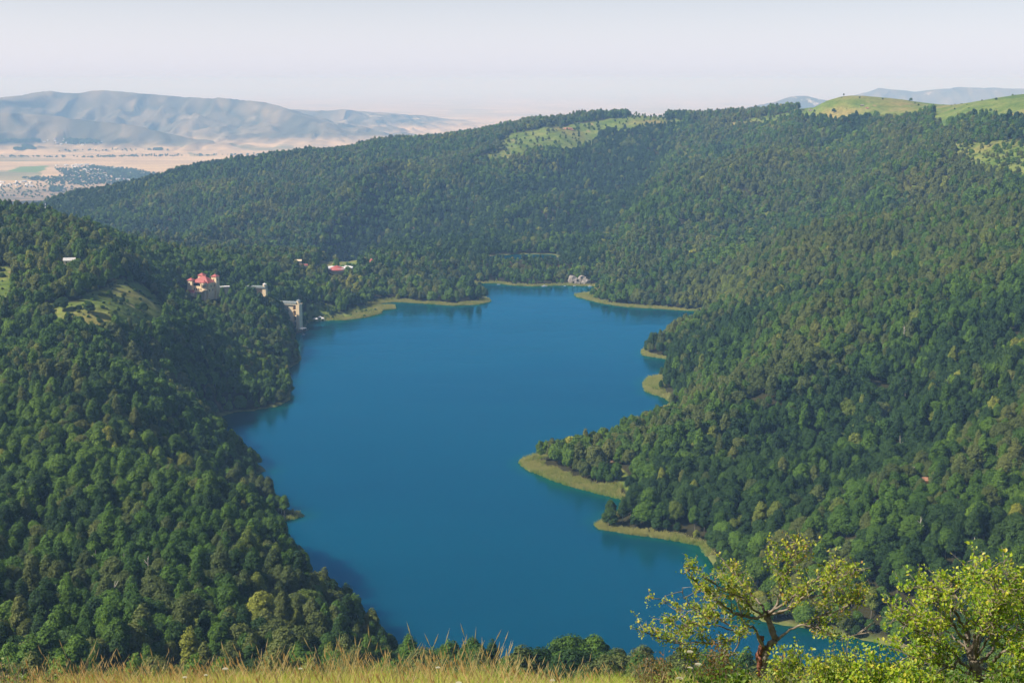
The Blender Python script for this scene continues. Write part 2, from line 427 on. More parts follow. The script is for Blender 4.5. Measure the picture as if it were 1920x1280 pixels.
def hit(u, v, dmin=100, push=1.0):
    """where the sight line through a pixel meets the ground"""
    rx, ry, rz = ray(u, v)
    D = _marchD[_marchD > dmin]
    X, Y = rx * D, ry * D
    gz = ground_z(X, Y); rzv = H + rz * D
    b = np.nonzero(gz >= rzv)[0]
    if len(b):
        k = b[0]; return float(X[k]), float(Y[k]), float(gz[k])
    k = int(np.argmin(((rzv - gz) / D)[D < 6000])); k2 = min(len(D) - 1, int(np.searchsorted(D, D[k] * push)))
    return float(X[k2]), float(Y[k2]), float(gz[k2])
def poly_world(px, dmin=100, push=1.0):
    return np.array([hit(u, v, dmin, push)[:2] for u, v in px])

# open ground among the woods (world polygons found from where the photograph shows them)
CLEAR = [  # polygon, tree density inside
 (poly_world([(70,600),(80,572),(110,568),(150,566),(165,548),(215,530),(250,528),(275,540),(300,562),(335,600),(300,616),(268,632),(215,642),(180,632),(120,632)]), 0.0),
 (poly_world([(-60,498),(10,498),(30,508),(28,560),(0,592),(-60,600)]), 0.0),
 (poly_world([(888,302),(905,292),(940,284),(930,268),(960,250),(1010,242),(1080,232),(1130,226),(1180,219),(1236,214),(1250,236),(1190,246),(1130,252),(1112,272),(1078,286),(1030,284),(990,284),(978,303)], 2500, 1.06), .13),
 (poly_world([(1268,238),(1250,234),(1262,222),(1290,228)], 2500, 1.05), 0.1),
 (poly_world([(1340,238),(1395,227),(1440,218),(1480,212),(1495,224),(1440,236),(1380,242)], 2500, 1.05), 0.25),
 (poly_world([(1490,150),(1530,150),(1580,150),(1700,150),(1760,150),(1830,150),(1880,150),(2100,150),(2300,150),(2300,240),(1925,232),(1885,230),(1850,226),(1800,222),(1770,246),(1752,240),(1750,210),(1735,216),(1700,228),(1620,222),(1560,229),(1500,224)], 2000, 1.35), 0.0),
 (poly_world([(1780,272),(1830,268),(1930,262),(2100,255),(2100,360),(1925,350),(1870,330),(1830,318),(1790,300)], 1900), .4),
 (poly_world([(1830,300),(1870,300),(1925,300),(2050,300),(2050,345),(1925,338),(1870,318)], 1900), .08),
 (poly_world([(1128,868),(1150,872),(1175,884),(1180,925),(1165,915),(1135,888)]), 0.0),
 (poly_world([(580,502),(600,491),(650,490),(700,494),(690,500),(655,508),(600,508)]), 0.0),
 (poly_world([(545,500),(575,498),(575,505),(548,506)]), 0.0),
 (poly_world([(585,602),(640,590),(655,578),(690,572),(745,578),(720,592),(650,604)]), 0.0),
 (poly_world([(575,600),(575,572),(600,566),(640,580),(620,600)]), .22),
 (poly_world([(102,500),(160,500),(165,512),(100,512)]), .15),
 (poly_world([(1720,915),(1750,905),(1755,930),(1725,935)]), .1),
 (poly_world([(1545,1040),(1600,1010),(1600,1050),(1560,1060)]), .25),
]
def clear_mask(X, Y):
    m = np.ones(X.shape)
    for p, dens in CLEAR:
        bx0, by0 = p.min(0) - 40; bx1, by1 = p.max(0) + 40
        k = (X > bx0) & (X < bx1) & (Y > by0) & (Y < by1)
        if np.any(k):
            s = signed_dist(X[k], Y[k], p)
            mm = m[k]; m[k] = np.where(s < 0, np.minimum(mm, dens), mm)
    return m
# foreshore strips with reeds, as distance limits around stretches of the shore
REED_PX = [((978,868),26,(1090,915),1),]

# ------------------------------------------------------------------ materials
def newmat(name):
    m = bpy.data.materials.new(name); m.use_nodes = True
    nt = m.node_tree; nt.nodes.clear()
    out = nt.nodes.new('ShaderNodeOutputMaterial'); return m, nt, out
def nd(nt, t, **kw):
    n_ = nt.nodes.new(t)
    for k, v in kw.items():
        if k.startswith('i_'):
            key = k[2:]; key = int(key) if key.isdigit() else key.replace('_', ' ')
            n_.inputs[key].default_value = v
        else: setattr(n_, k, v)
    return n_
def c4(c): return (c[0], c[1], c[2], 1.0)
def mixc(nt, fac, a, b, bt='MIX'):
    m = nt.nodes.new('ShaderNodeMix'); m.data_type = 'RGBA'; m.blend_type = bt
    for s, v in ((0, fac), (6, a), (7, b)):
        if isinstance(v, bpy.types.NodeSocket): nt.links.new(v, m.inputs[s])
        else: m.inputs[s].default_value = v if s == 0 else c4(v)
    return m.outputs[2]
def noise(nt, vec, scale, detail=3, rough=.55, dist=0.0):
    n_ = nd(nt, 'ShaderNodeTexNoise'); n_.inputs['Scale'].default_value = scale; n_.inputs['Detail'].default_value = detail
    n_.inputs['Roughness'].default_value = rough; n_.inputs['Distortion'].default_value = dist
    if vec is not None: nt.links.new(vec, n_.inputs['Vector'])
    return n_.outputs['Fac']
def ramp(nt, fac, stops):
    r = nd(nt, 'ShaderNodeValToRGB'); e = r.color_ramp.elements
    while len(e) < len(stops): e.new(0.5)
    for i, (p, c) in enumerate(stops): e[i].position = p; e[i].color = c4(c) if not isinstance(c, float) else (c, c, c, 1)
    nt.links.new(fac, r.inputs[0]); return r.outputs[0]
def mscale(nt, vec, s, rot=0.0):
    m = nd(nt, 'ShaderNodeMapping'); m.inputs['Scale'].default_value = s; m.inputs['Rotation'].default_value = (0, 0, rot)
    nt.links.new(vec, m.inputs['Vector']); return m.outputs[0]
def attrn(nt, name):
    a = nd(nt, 'ShaderNodeAttribute'); a.attribute_name = name; return a.outputs['Fac']
def simple(name, col, var=.15, scale=3.0, rough=.8, metal=0.0, col2=None, bump=0.0):
    m, nt, out = newmat(name)
    tc = nd(nt, 'ShaderNodeTexCoord'); f = noise(nt, tc.outputs['Object'], scale, 4)
    b = col2 if col2 else tuple(c * (1 - 2 * var) for c in col)
    c = ramp(nt, f, [(.32, b), (.66, col)])
    p = nd(nt, 'ShaderNodeBsdfPrincipled', i_Roughness=rough, i_Metallic=metal)
    nt.links.new(c, p.inputs['Base Color'])
    if bump:
        bn = nd(nt, 'ShaderNodeBump', i_Strength=bump, i_Distance=.05); nt.links.new(f, bn.inputs['Height']); nt.links.new(bn.outputs[0], p.inputs['Normal'])
    nt.links.new(p.outputs[0], out.inputs[0]); return m

def terrain_material():
    m, nt, out = newmat('hill ground')
    geo = nd(nt, 'ShaderNodeNewGeometry'); pos = geo.outputs['Position']
    n1 = noise(nt, pos, .02, 5); n2 = noise(nt, pos, .12, 5); n3 = noise(nt, pos, .006, 3)
    n4 = noise(nt, pos, .6, 4)
    floor = mixc(nt, n2, lin(38, 40, 22), lin(62, 58, 36))
    grass = ramp(nt, n1, [(.3, lin(78, 102, 40)), (.5, lin(106, 122, 54)), (.7, lin(128, 132, 72))])
    dry = ramp(nt, n3, [(.5, (0, 0, 0)), (.66, (1, 1, 1))])
    grass = mixc(nt, dry, grass, lin(142, 130, 78))
    sp = ramp(nt, n2, [(.35, (.62, .66, .6)), (.6, (1.05, 1.05, 1.05))])
    grass = mixc(nt, 1.0, grass, sp, 'MULTIPLY')
    sp2 = ramp(nt, n4, [(.3, (.75, .78, .75)), (.65, (1.12, 1.1, 1.1))])
    grass = mixc(nt, 1.0, grass, sp2, 'MULTIPLY')
    c = mixc(nt, attrn(nt, 'open'), floor, grass)
    shore = ramp(nt, n2, [(.35, lin(90, 104, 50)), (.65, lin(128, 130, 78))])
    c = mixc(nt, attrn(nt, 'shore'), c, shore)
    c = mixc(nt, attrn(nt, 'bare'), c, lin(158, 128, 100))
    p = nd(nt, 'ShaderNodeBsdfPrincipled', i_Roughness=.95); p.inputs['Specular IOR Level'].default_value = .1
    nt.links.new(c, p.inputs['Base Color'])
    b = nd(nt, 'ShaderNodeBump', i_Strength=.6, i_Distance=2.0); nt.links.new(n2, b.inputs['Height']); nt.links.new(b.outputs[0], p.inputs['Normal'])
    nt.links.new(p.outputs[0], out.inputs[0]); return m
def plain_material():
    m, nt, out = newmat('dry plain ground')
    geo = nd(nt, 'ShaderNodeNewGeometry'); pos = geo.outputs['Position']
    # field patches
    warp = nd(nt, 'ShaderNodeTexNoise', i_Scale=.0012, i_Detail=3.0); nt.links.new(pos, warp.inputs['Vector'])
    sc = nd(nt, 'ShaderNodeVectorMath', operation='MULTIPLY_ADD'); sc.inputs[1].default_value = (500, 500, 0)
    nt.links.new(warp.outputs['Color'], sc.inputs[0]); nt.links.new(pos, sc.inputs[2])
    mp = mscale(nt, sc.outputs[0], (1 / 900., 1 / 620., 0), .25)
    vo = nd(nt, 'ShaderNodeTexVoronoi', i_Scale=1.0, i_Randomness=.85); nt.links.new(mp, vo.inputs['Vector'])
    sep = nd(nt, 'ShaderNodeSeparateColor'); nt.links.new(vo.outputs['Color'], sep.inputs[0])
    f = ramp(nt, sep.outputs[0], [(.0, lin(196, 170, 130)), (.3, lin(214, 188, 146)), (.5, lin(180, 160, 128)), (.62, lin(222, 196, 152)), (.82, lin(150, 142, 112)), (.93, lin(120, 130, 88))])
    n1 = noise(nt, mscale(nt, pos, (.0016, .005, .004)), 1.0, 6)
    st = ramp(nt, n1, [(.36, lin(128, 122, 104)), (.5, lin(190, 166, 130)), (.7, lin(216, 190, 150))])
    f = mixc(nt, .45, f, st)
    n2 = noise(nt, pos, .0035, 7, .65)
    scrub = ramp(nt, n2, [(.4, lin(118, 110, 92)), (.62, lin(172, 150, 124))])
    f = mixc(nt, attrn(nt, 'scrub'), f, scrub)
    n3 = noise(nt, mscale(nt, pos, (.0035, .0018, .004)), 1.0, 8, .62)
    mt = ramp(nt, n3, [(.32, lin(98, 94, 74)), (.5, lin(118, 110, 88)), (.62, lin(132, 122, 98)), (.8, lin(170, 154, 128))])
    mt = mixc(nt, attrn(nt, 'gully'), mt, lin(64, 68, 50))
    c = mixc(nt, attrn(nt, 'mount'), f, mt)
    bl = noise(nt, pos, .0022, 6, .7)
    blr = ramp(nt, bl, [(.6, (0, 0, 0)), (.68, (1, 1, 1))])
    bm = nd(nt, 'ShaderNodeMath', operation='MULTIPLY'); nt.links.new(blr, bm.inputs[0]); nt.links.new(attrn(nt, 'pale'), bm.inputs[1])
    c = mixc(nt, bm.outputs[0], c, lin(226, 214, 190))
    c = mixc(nt, attrn(nt, 'green'), c, lin(112, 138, 76))
    p = nd(nt, 'ShaderNodeBsdfPrincipled', i_Roughness=.95); p.inputs['Specular IOR Level'].default_value = .1
    c = mixc(nt, 1.0, c, (.83, .81, .79), 'MULTIPLY')
    nt.links.new(c, p.inputs['Base Color'])
    bn1 = nd(nt, 'ShaderNodeTexNoise', i_Scale=1.0, i_Detail=7.0, i_Roughness=.62, i_Distortion=.6); bn1.noise_type = 'RIDGED_MULTIFRACTAL'
    nt.links.new(mscale(nt, pos, (.0042, .0016, .004), .18), bn1.inputs['Vector'])
    bp = nd(nt, 'ShaderNodeBump', i_Distance=140.0); nt.links.new(bn1.outputs['Fac'], bp.inputs['Height'])
    nt.links.new(ramp(nt, attrn(nt, 'mount'), [(.0, .0), (1.0, .85)]), bp.inputs['Strength']); nt.links.new(bp.outputs[0], p.inputs['Normal'])
    nt.links.new(p.outputs[0], out.inputs[0]); return m
def water_material():
    m, nt, out = newmat('lake water')
    geo = nd(nt, 'ShaderNodeNewGeometry'); pos = geo.outputs['Position']
    sh = attrn(nt, 'shallow')
    c = mixc(nt, ramp(nt, sh, [(.0, 0.0), (1.0, 1.0)]), (.0, .056, .089), (.002, .088, .062))
    big = noise(nt, mscale(nt, pos, (.0022, .005, 1), .1), 1.0, 3)
    c = mixc(nt, ramp(nt, big, [(.4, (0, 0, 0)), (.65, (1, 1, 1))]), c, mixc(nt, 1.0, c, (1.0, .85, .90), 'MULTIPLY'))
    w1 = noise(nt, mscale(nt, pos, (.35, .8, 1), .5), 1.0, 4, .6)
    w2 = noise(nt, mscale(nt, pos, (.05, .11, 1), .3), 1.0, 4, .6)
    gust = noise(nt, mscale(nt, pos, (.004, .013, 1), .15), 1.0, 5, .6)
    ad = nd(nt, 'ShaderNodeMath', operation='MULTIPLY_ADD', i_1=3.0); nt.links.new(w2, ad.inputs[0]); nt.links.new(w1, ad.inputs[2])
    b = nd(nt, 'ShaderNodeBump', i_Distance=.10)
    nt.links.new(ramp(nt, gust, [(.38, (.25, .25, .25)), (.62, (1, 1, 1))]), b.inputs['Strength'])
    nt.links.new(ad.outputs[0], b.inputs['Height'])
    df = nd(nt, 'ShaderNodeSubsurfaceScattering', i_Scale=26.0); df.falloff = 'BURLEY'; df.inputs['Radius'].default_value = (.4, 1.0, 1.3); nt.links.new(c, df.inputs['Color'])
    gl = nd(nt, 'ShaderNodeBsdfGlossy', i_Roughness=.05); gl.inputs[0].default_value = (.10, .58, .90, 1); nt.links.new(b.outputs[0], gl.inputs['Normal'])
    nt.links.new(ramp(nt, gust, [(.4, (.03, .03, .03)), (.65, (.12, .12, .12))]), gl.inputs['Roughness'])
    fr = nd(nt, 'ShaderNodeFresnel', i_IOR=1.8); nt.links.new(b.outputs[0], fr.inputs['Normal'])
    mx = nd(nt, 'ShaderNodeMixShader'); nt.links.new(fr.outputs[0], mx.inputs[0]); nt.links.new(df.outputs[0], mx.inputs[1]); nt.links.new(gl.outputs[0], mx.inputs[2])
    nt.links.new(mx.outputs[0], out.inputs[0]); return m

M_GROUND = terrain_material(); M_PLAIN = plain_material(); M_WATER = water_material()
# hills sheet attributes
sdL = np.full(HX.shape, 999.0); k = np.hypot(HX, HY) < 2700
sdL[k] = np.minimum(signed_dist(HX[k], HY[k], LAKE), signed_dist(HX[k], HY[k], POND))
cm = clear_mask(HX, HY)
me = np_mesh('hills', np.stack([HX, HY, HZ], -1).reshape(-1, 3), grid_faces(*HX.shape), [M_GROUND], smooth=True)
attr(me, 'open', np.where(cm < .99, 1.0, 0.0).ravel())
attr(me, 'shore', sstep(9, 2, sdL).ravel() * .9)
attr(me, 'bare', (sstep(.80, .85, fbm(HX / 18, HY / 18, 3, 90)) * .7 * (np.hypot(HX, HY) > 400)).ravel())
o = bpy.data.objects.new('hills', me); link(o); tag(o, 'steep hills around the lake, wooded with grassy clearings', kind='structure')
# plain and mountains sheet
me = np_mesh('plain', np.stack([FX, FY, FZ], -1).reshape(-1, 3), grid_faces(*FX.shape), [M_PLAIN], smooth=True)
FD = np.hypot(FX, FY)
attr(me, 'mount', sstep(PLAIN + 14, PLAIN + 60, FZ).ravel())
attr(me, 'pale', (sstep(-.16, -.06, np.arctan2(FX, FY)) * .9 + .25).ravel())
attr(me, 'scrub', (1 - sstep(7300, 8300, FD + (fbm(FX / 900, FY / 900, 3, 8) - .5) * 1500)).ravel())
gp = poly_world([(12,322),(35,313),(90,311),(82,320),(70,324)], 6000)
gw_ = 1 - ridged(FX / 560 + fbm(FX / 900, FY / 900, 2, 60) * 2.2, FY / 1456, 4, 50)
gw_ = gw_ + .6 * (1 - ridged(FX / 207, FY / 560, 3, 77))
attr(me, 'gully', (.45 * sstep(.6, .95, gw_) + .6 * sstep(.6, .95, ridged(FX / 190 + fbm(FX / 500, FY / 500, 2, 61) * 1.6, FY / 620, 1, 88))).ravel())
attr(me, 'green', (signed_dist(FX, FY, gp) < 0).astype(float).ravel())
o = bpy.data.objects.new('plain', me); link(o); tag(o, 'pale dry valley plain with eroded hills far beyond', kind='structure')
# meadow round the camera (full circle, out to the hills sheet)
MT = np.linspace(-PI, PI, 361); MR = np.concatenate([[0.05], np.exp(np.linspace(0, math.log(46.6), 90))])
T_, R_ = np.meshgrid(MT, MR, indexing='ij'); MX, MY = R_ * np.sin(T_), R_ * np.cos(T_)
MZ = near_profile(MY) + (fbm(MX / 5, MY / 5, 3, 5) - .5) * .5
me = np_mesh('meadow', np.stack([MX, MY, MZ], -1).reshape(-1, 3), grid_faces(*MX.shape), [M_GROUND], smooth=True)
attr(me, 'open', np.ones(MX.size)); attr(me, 'shore', np.zeros(MX.size)); attr(me, 'bare', np.zeros(MX.size))
o = bpy.data.objects.new('meadow', me); link(o); tag(o, 'sloping meadow ground under the tall grass', kind='structure')
# water: the lake's own outline, widened under its banks, gridded with a shallowness value
def water(name, poly, z, label, step=7.0):
    x0, y0 = poly.min(0) - 25; x1, y1 = poly.max(0) + 25
    gx = np.arange(x0, x1, step); gy = np.arange(y0, y1, step)
    X, Y = np.meshgrid(gx, gy, indexing='ij'); s = signed_dist(X, Y, poly)
    F = grid_faces(*X.shape)[:, ::-1]; sr = s.ravel()
    F = F[(sr[F] < 12).all(1)]
    used, inv = np.unique(F, return_inverse=True)
    V = np.stack([X.ravel(), Y.ravel(), np.full(X.size, z)], -1)[used]
    F = inv.reshape(F.shape)
    if np.cross(V[F[0, 1]] - V[F[0, 0]], V[F[0, 2]] - V[F[0, 0]])[2] < 0: F = F[:, ::-1]
    me = np_mesh(name, V, F, [M_WATER], smooth=True)
    w = fbm(V[:, 0] / 30, V[:, 1] / 30, 3, 12)
    attr(me, 'shallow', sstep(-24 * w - 4, 2, sr[used]) ** 1.3)
    o = bpy.data.objects.new(name, me); link(o); tag(o, label, kind='structure')
water('lake', LAKE, 0.0, 'deep blue mountain lake between wooded hills')
water('water', POND, Z2, 'small dark lake beyond the wooded isthmus', 4.0)
# ------------------------------------------------------------------ forest
def leaf_mat(name, a, b, trans=.25, hv=.5):
    """a..b: leaf colour range from tree to tree and clump to clump"""
    m, nt, out = newmat(name)
    oi = nd(nt, 'ShaderNodeObjectInfo'); tc = nd(nt, 'ShaderNodeTexCoord')
    f = noise(nt, tc.outputs['Object'], .35, 4, .65)
    ad = nd(nt, 'ShaderNodeMath', operation='MULTIPLY_ADD', i_1=.55); nt.links.new(oi.outputs['Random'], ad.inputs[0])
    m2 = nd(nt, 'ShaderNodeMath', operation='MULTIPLY', i_1=.45); nt.links.new(f, m2.inputs[0]); nt.links.new(m2.outputs[0], ad.inputs[2])
    c = ramp(nt, ad.outputs[0], [(.1, a), (.85, b)])
    n2 = noise(nt, tc.outputs['Object'], 1.3, 2)
    c = mixc(nt, 1.0, c, ramp(nt, n2, [(.3, (.7, .7, .7)), (.7, (1.3, 1.3, 1.3))]), 'MULTIPLY')
    # stands of one kind of tree share a tone
    st = noise(nt, oi.outputs['Location'], .007, 4)
    c = mixc(nt, 1.0, c, ramp(nt, st, [(.38, (.74, .84, .9)), (.52, (1.0, 1.0, 1.0)), (.66, (1.32, 1.16, 1.0))]), 'MULTIPLY')
    p = nd(nt, 'ShaderNodeBsdfPrincipled', i_Roughness=.7); p.inputs['Specular IOR Level'].default_value = .25
    nt.links.new(c, p.inputs['Base Color'])
    t = nd(nt, 'ShaderNodeBsdfTranslucent'); tcn = mixc(nt, 1.0, c, (1.2, 1.35, .5), 'MULTIPLY'); nt.links.new(tcn, t.inputs[0])
    mx = nd(nt, 'ShaderNodeMixShader', i_0=trans); nt.links.new(p.outputs[0], mx.inputs[1]); nt.links.new(t.outputs[0], mx.inputs[2])
    nt.links.new(mx.outputs[0], out.inputs[0]); return m
LM = [leaf_mat('green beech leaves', lin(46, 78, 22), lin(98, 128, 38)),
      leaf_mat('dark hornbeam leaves', lin(32, 60, 24), lin(64, 92, 36)),
      leaf_mat('olive brown oak leaves', lin(70, 84, 36), lin(108, 116, 58)),
      leaf_mat('yellow green leaves', lin(90, 108, 36), lin(138, 142, 56))]
M_BARK = simple('grey bark', lin(128, 120, 106), scale=1.2, col2=lin(88, 80, 70))
M_PALEBARK = simple('bleached dead wood', lin(205, 198, 184), scale=1.0, col2=lin(160, 150, 136))
PHI = (1 + 5 ** .5) / 2
def ico():
    import bmesh
    bm = bmesh.new(); bmesh.ops.create_icosphere(bm, subdivisions=2, radius=1)
    V = np.array([v.co[:] for v in bm.verts]); F = np.array([[v.index for v in f.verts] for f in bm.faces]); bm.free(); return V, F
IV, IF = ico()
def crown_mesh(seed, h, r, z0, nl, nleaf, ls, mats, core=.80, ragged=1.0):
    """one broadleaf crown: overlapping lobes, each a dark leafy core under a skin of leaf clumps"""
    R = np.random.RandomState(seed)
    L = []
    hc = h - z0
    L.append((0, 0, z0 + hc * .60, r * .50, hc * .30))
    for i in range(nl):
        a = 2 * PI * (i * .618 + R.rand() * .12); lev = (i + .5) / nl
        zz = z0 + hc * (.16 + .66 * lev) ; rr = r * (.70 * math.sqrt(max(.05, 1 - (lev * .9) ** 2))) * (.8 + .35 * R.rand())
        s = r * (.19 + .25 * R.rand()) * (1.1 - .3 * lev)
        L.append((rr * math.cos(a), rr * math.sin(a), zz, s, s * (.72 + .3 * R.rand())))
    L = np.array(L)
    V = []; F = []; b = 0
    for (x, y, z, s, sz) in L:
        c = IV * (s * core, s * core, sz * core); c = c * (1 + (R.rand(len(c), 1) - .5) * .35) + (x, y, z)
        V.append(c); F.append(np.concatenate([IF, IF[:, :1]], 1)[:, :3] + b); b += len(c)
    Vc = np.concatenate(V); Fc = np.concatenate(F)
    # leaf clumps
    w = L[:, 3] * L[:, 4]; w = w / w.sum()
    k = R.choice(len(L), nleaf * 2, p=w)
    dv = R.normal(size=(nleaf * 2, 3)); dv /= np.linalg.norm(dv, axis=1)[:, None]
    dv[:, 2] = np.where(R.rand(len(dv)) < .45, np.abs(dv[:, 2]), dv[:, 2])
    sc = .84 + .30 * R.rand(len(dv)) ** 1.5 * ragged
    pos = L[k, :3] + dv * np.stack([L[k, 3], L[k, 3], L[k, 4]], 1) * sc[:, None]
    inside = np.zeros(len(pos), bool)
    for j, (x, y, z, s, sz) in enumerate(L):
        q = ((pos[:, 0] - x) / s) ** 2 + ((pos[:, 1] - y) / s) ** 2 + ((pos[:, 2] - z) / sz) ** 2
        inside |= (q < .62) & (k != j)
    pos = pos[~inside][:nleaf]; dv = dv[~inside][:nleaf]
    m = len(pos)
    nrm = dv + R.normal(size=(m, 3)) * .38; nrm[:, 2] += .25; nrm /= np.linalg.norm(nrm, axis=1)[:, None]
    t = np.cross(nrm, R.normal(size=(m, 3))); t /= np.linalg.norm(t, axis=1)[:, None]; u = np.cross(nrm, t)
    s = ls * (.55 + .9 * R.rand(m))[:, None]; s2 = s * (.5 + .5 * R.rand(m))[:, None]
    Q = np.stack([pos - t * s - u * s2 * .35, pos + u * s2 * -.9 + nrm * s * .15, pos + t * s + u * s2 * .2, pos + u * s2], 1)
    T1 = np.arange(m)[:, None] * 4
    V = np.concatenate([Vc, Q.reshape(-1, 3)])
    Fl = np.concatenate([T1 + (0, 1, 2), T1 + (0, 2, 3)]) + len(Vc)
    return V, np.concatenate([Fc, Fl])
def trunk_mesh(seed, h, top, r0, mat, name='trunk'):
    R = random.Random(seed); b = MB(); lean = R.uniform(-.06, .06), R.uniform(-.06, .06)
    pts = [(lean[0] * z + .12 * math.sin(z * .7 + seed), lean[1] * z, z) for z in [-1.5, 0, top * .35, top * .7, top]]
    b.tube(pts, [r0 * 1.25, r0, r0 * .8, r0 * .6, r0 * .3], 6)
    for i in range(3):
        a = R.uniform(0, 2 * PI); z0 = top * R.uniform(.5, .8); l = h * .22
        b.tube([(lean[0] * z0, lean[1] * z0, z0), (l * .5 * math.cos(a), l * .5 * math.sin(a), z0 + l * .45), (l * math.cos(a), l * math.sin(a), z0 + l * .8)], [r0 * .35, r0 * .25, r0 * .1], 4)
    me = bpy.data.meshes.new(name); me.from_pydata(b.v, [], b.f); me.materials.append(mat); me.update(); return me
# shapes: (height, radius, crown base, lobes)
SHAPES = [(15, 5.6, 3.5, 13), (17, 5.0, 5.0, 14), (13.5, 6.2, 2.6, 13), (18.5, 4.2, 6.0, 13), (12, 4.6, 2.2, 10), (16, 6.6, 4.0, 16), (19, 3.9, 4.5, 18), (15, 3.8, 2.6, 14)]
LODS = [(7500, .36), (2400, .60), (560, 1.0)]
PROTO = {}       # (lod, shape, tone) -> mesh
TRUNKS = [trunk_mesh(i, s[0], s[2] + (s[0] - s[2]) * .6, .26 + .02 * (i % 6), M_BARK if i < 6 else M_PALEBARK) for i, s in enumerate(SHAPES)]
for lod, (nl_, ls_) in enumerate(LODS):
    for si, (h_, r_, z_, n_) in enumerate(SHAPES):
        V, F = crown_mesh(100 + si * 7 + lod, h_, r_, z_, n_ + (12 if lod < 2 else 4), int(nl_ * (.7 if si > 5 else 1)), ls_, None, .45 if si > 5 else .72, 2.6 if si > 5 else 1.9)
        for t_ in range(4):
            PROTO[lod, si, t_] = np_mesh('crown', V, F, [LM[t_]])

# where the trees stand
RS = np.random.RandomState(7)
def scatter(d0, d1, sp):
    out = []
    n_ring = int(math.log(d1 / d0) / math.log(1 + .05)) + 1
    edges = np.exp(np.linspace(math.log(d0), math.log(d1), n_ring + 1))
    for a, b in zip(edges[:-1], edges[1:]):
        area = (b * b - a * a) / 2 * 1.04
        m = int(area / (sp * sp))
        r = np.sqrt(RS.uniform(a * a, b * b, m)); t = RS.uniform(-.52, .52, m)
        out.append(np.stack([r * np.sin(t), r * np.cos(t)], 1))
    return np.concatenate(out)
def thin(Pn, sp):
    """drop trees that stand too close (one per jittered cell, checked against the neighbours)"""
    key = {}
    keep = np.zeros(len(Pn), bool); c = np.floor(Pn / sp).astype(int)
    for i, (a, b) in enumerate(map(tuple, c)):
        x, y = Pn[i]; ok = True
        for da in (-1, 0, 1):
            for db in (-1, 0, 1):
                for j in key.get((a + da, b + db), ()):
                    if (Pn[j, 0] - x) ** 2 + (Pn[j, 1] - y) ** 2 < sp * sp: ok = False; break
                if not ok: break
            if not ok: break
        if ok: key.setdefault((a, b), []).append(i); keep[i] = True
    return Pn[keep]
N_SCRUB = 0
PT = np.concatenate([thin(scatter(110, 950, 3.5), 5.8), thin(scatter(950, 1900, 3.0), 4.9), thin(scatter(1900, 4900, 4.3), 6.6)])
D_ = np.hypot(PT[:, 0], PT[:, 1]); TH_ = np.arctan2(PT[:, 0], PT[:, 1])
GZ = ground_z(PT[:, 0], PT[:, 1])
sd_ = np.full(len(PT), 999.0); kk = D_ < 2700
sd_[kk] = np.minimum(signed_dist(PT[kk, 0], PT[kk, 1], LAKE), signed_dist(PT[kk, 0], PT[kk, 1], POND))
# reedy foreshores keep the trees back
REEDS = [  # (pixel, radius m, width of the tree-free strip)
 ((1005,880),30,17),((1050,900),38,17),((1100,915),38,16),((1150,930),38,16),((985,866),26,24),
 ((1150,990),36,8),((1200,1000),36,8),((1260,1010),34,6),
 ((1225,662),40,6),((1245,668),40,5),((1215,716),26,22),((1215,730),26,22),((1235,745),30,10),((1255,765),30,13),
 ((1130,566),50,10),((1190,575),60,9),((1260,579),70,9),((1090,553),40,26),
 ((905,570),40,14),((870,573),60,8),((800,568),70,9),((740,572),60,16),((700,585),60,26),((660,598),50,14),
 ((930,531),60,8),((1000,537),70,8),((1060,535),60,8),((563,972),16,8)]
RW = np.full(len(PT), 1.5)
RC = [(*at_z(u, v), r, w) for (u, v), r, w in REEDS]
for (x, y, r, w) in RC:
    q = np.hypot(PT[:, 0] - x, PT[:, 1] - y) / r
    RW = np.maximum(RW, np.where(q < 1.25, w * np.clip(1.6 - q, 0, 1) * (.0 + 1.8 * fbm(PT[:, 0] / 16, PT[:, 1] / 16, 3, 19)), 0))
dens = clear_mask(PT[:, 0], PT[:, 1])
# keep buildings clear
BUILD_PX = [((385,548),26,62),((558,613),14,1650),((630,512),30,1900),((697,503),9,1900),((130,503),11,1300)]
nsd = vn(PT[:, 0] / 55, PT[:, 1] / 55, 5)
u_ = RS.rand(len(PT))
keepm = (sd_ > RW) & (u_ < dens * np.where(dens < .9, .4 + 1.2 * nsd, 1)) & (u_ < np.where(fbm(PT[:, 0] / 40, PT[:, 1] / 40, 3, 33) > .28, 1, .4))
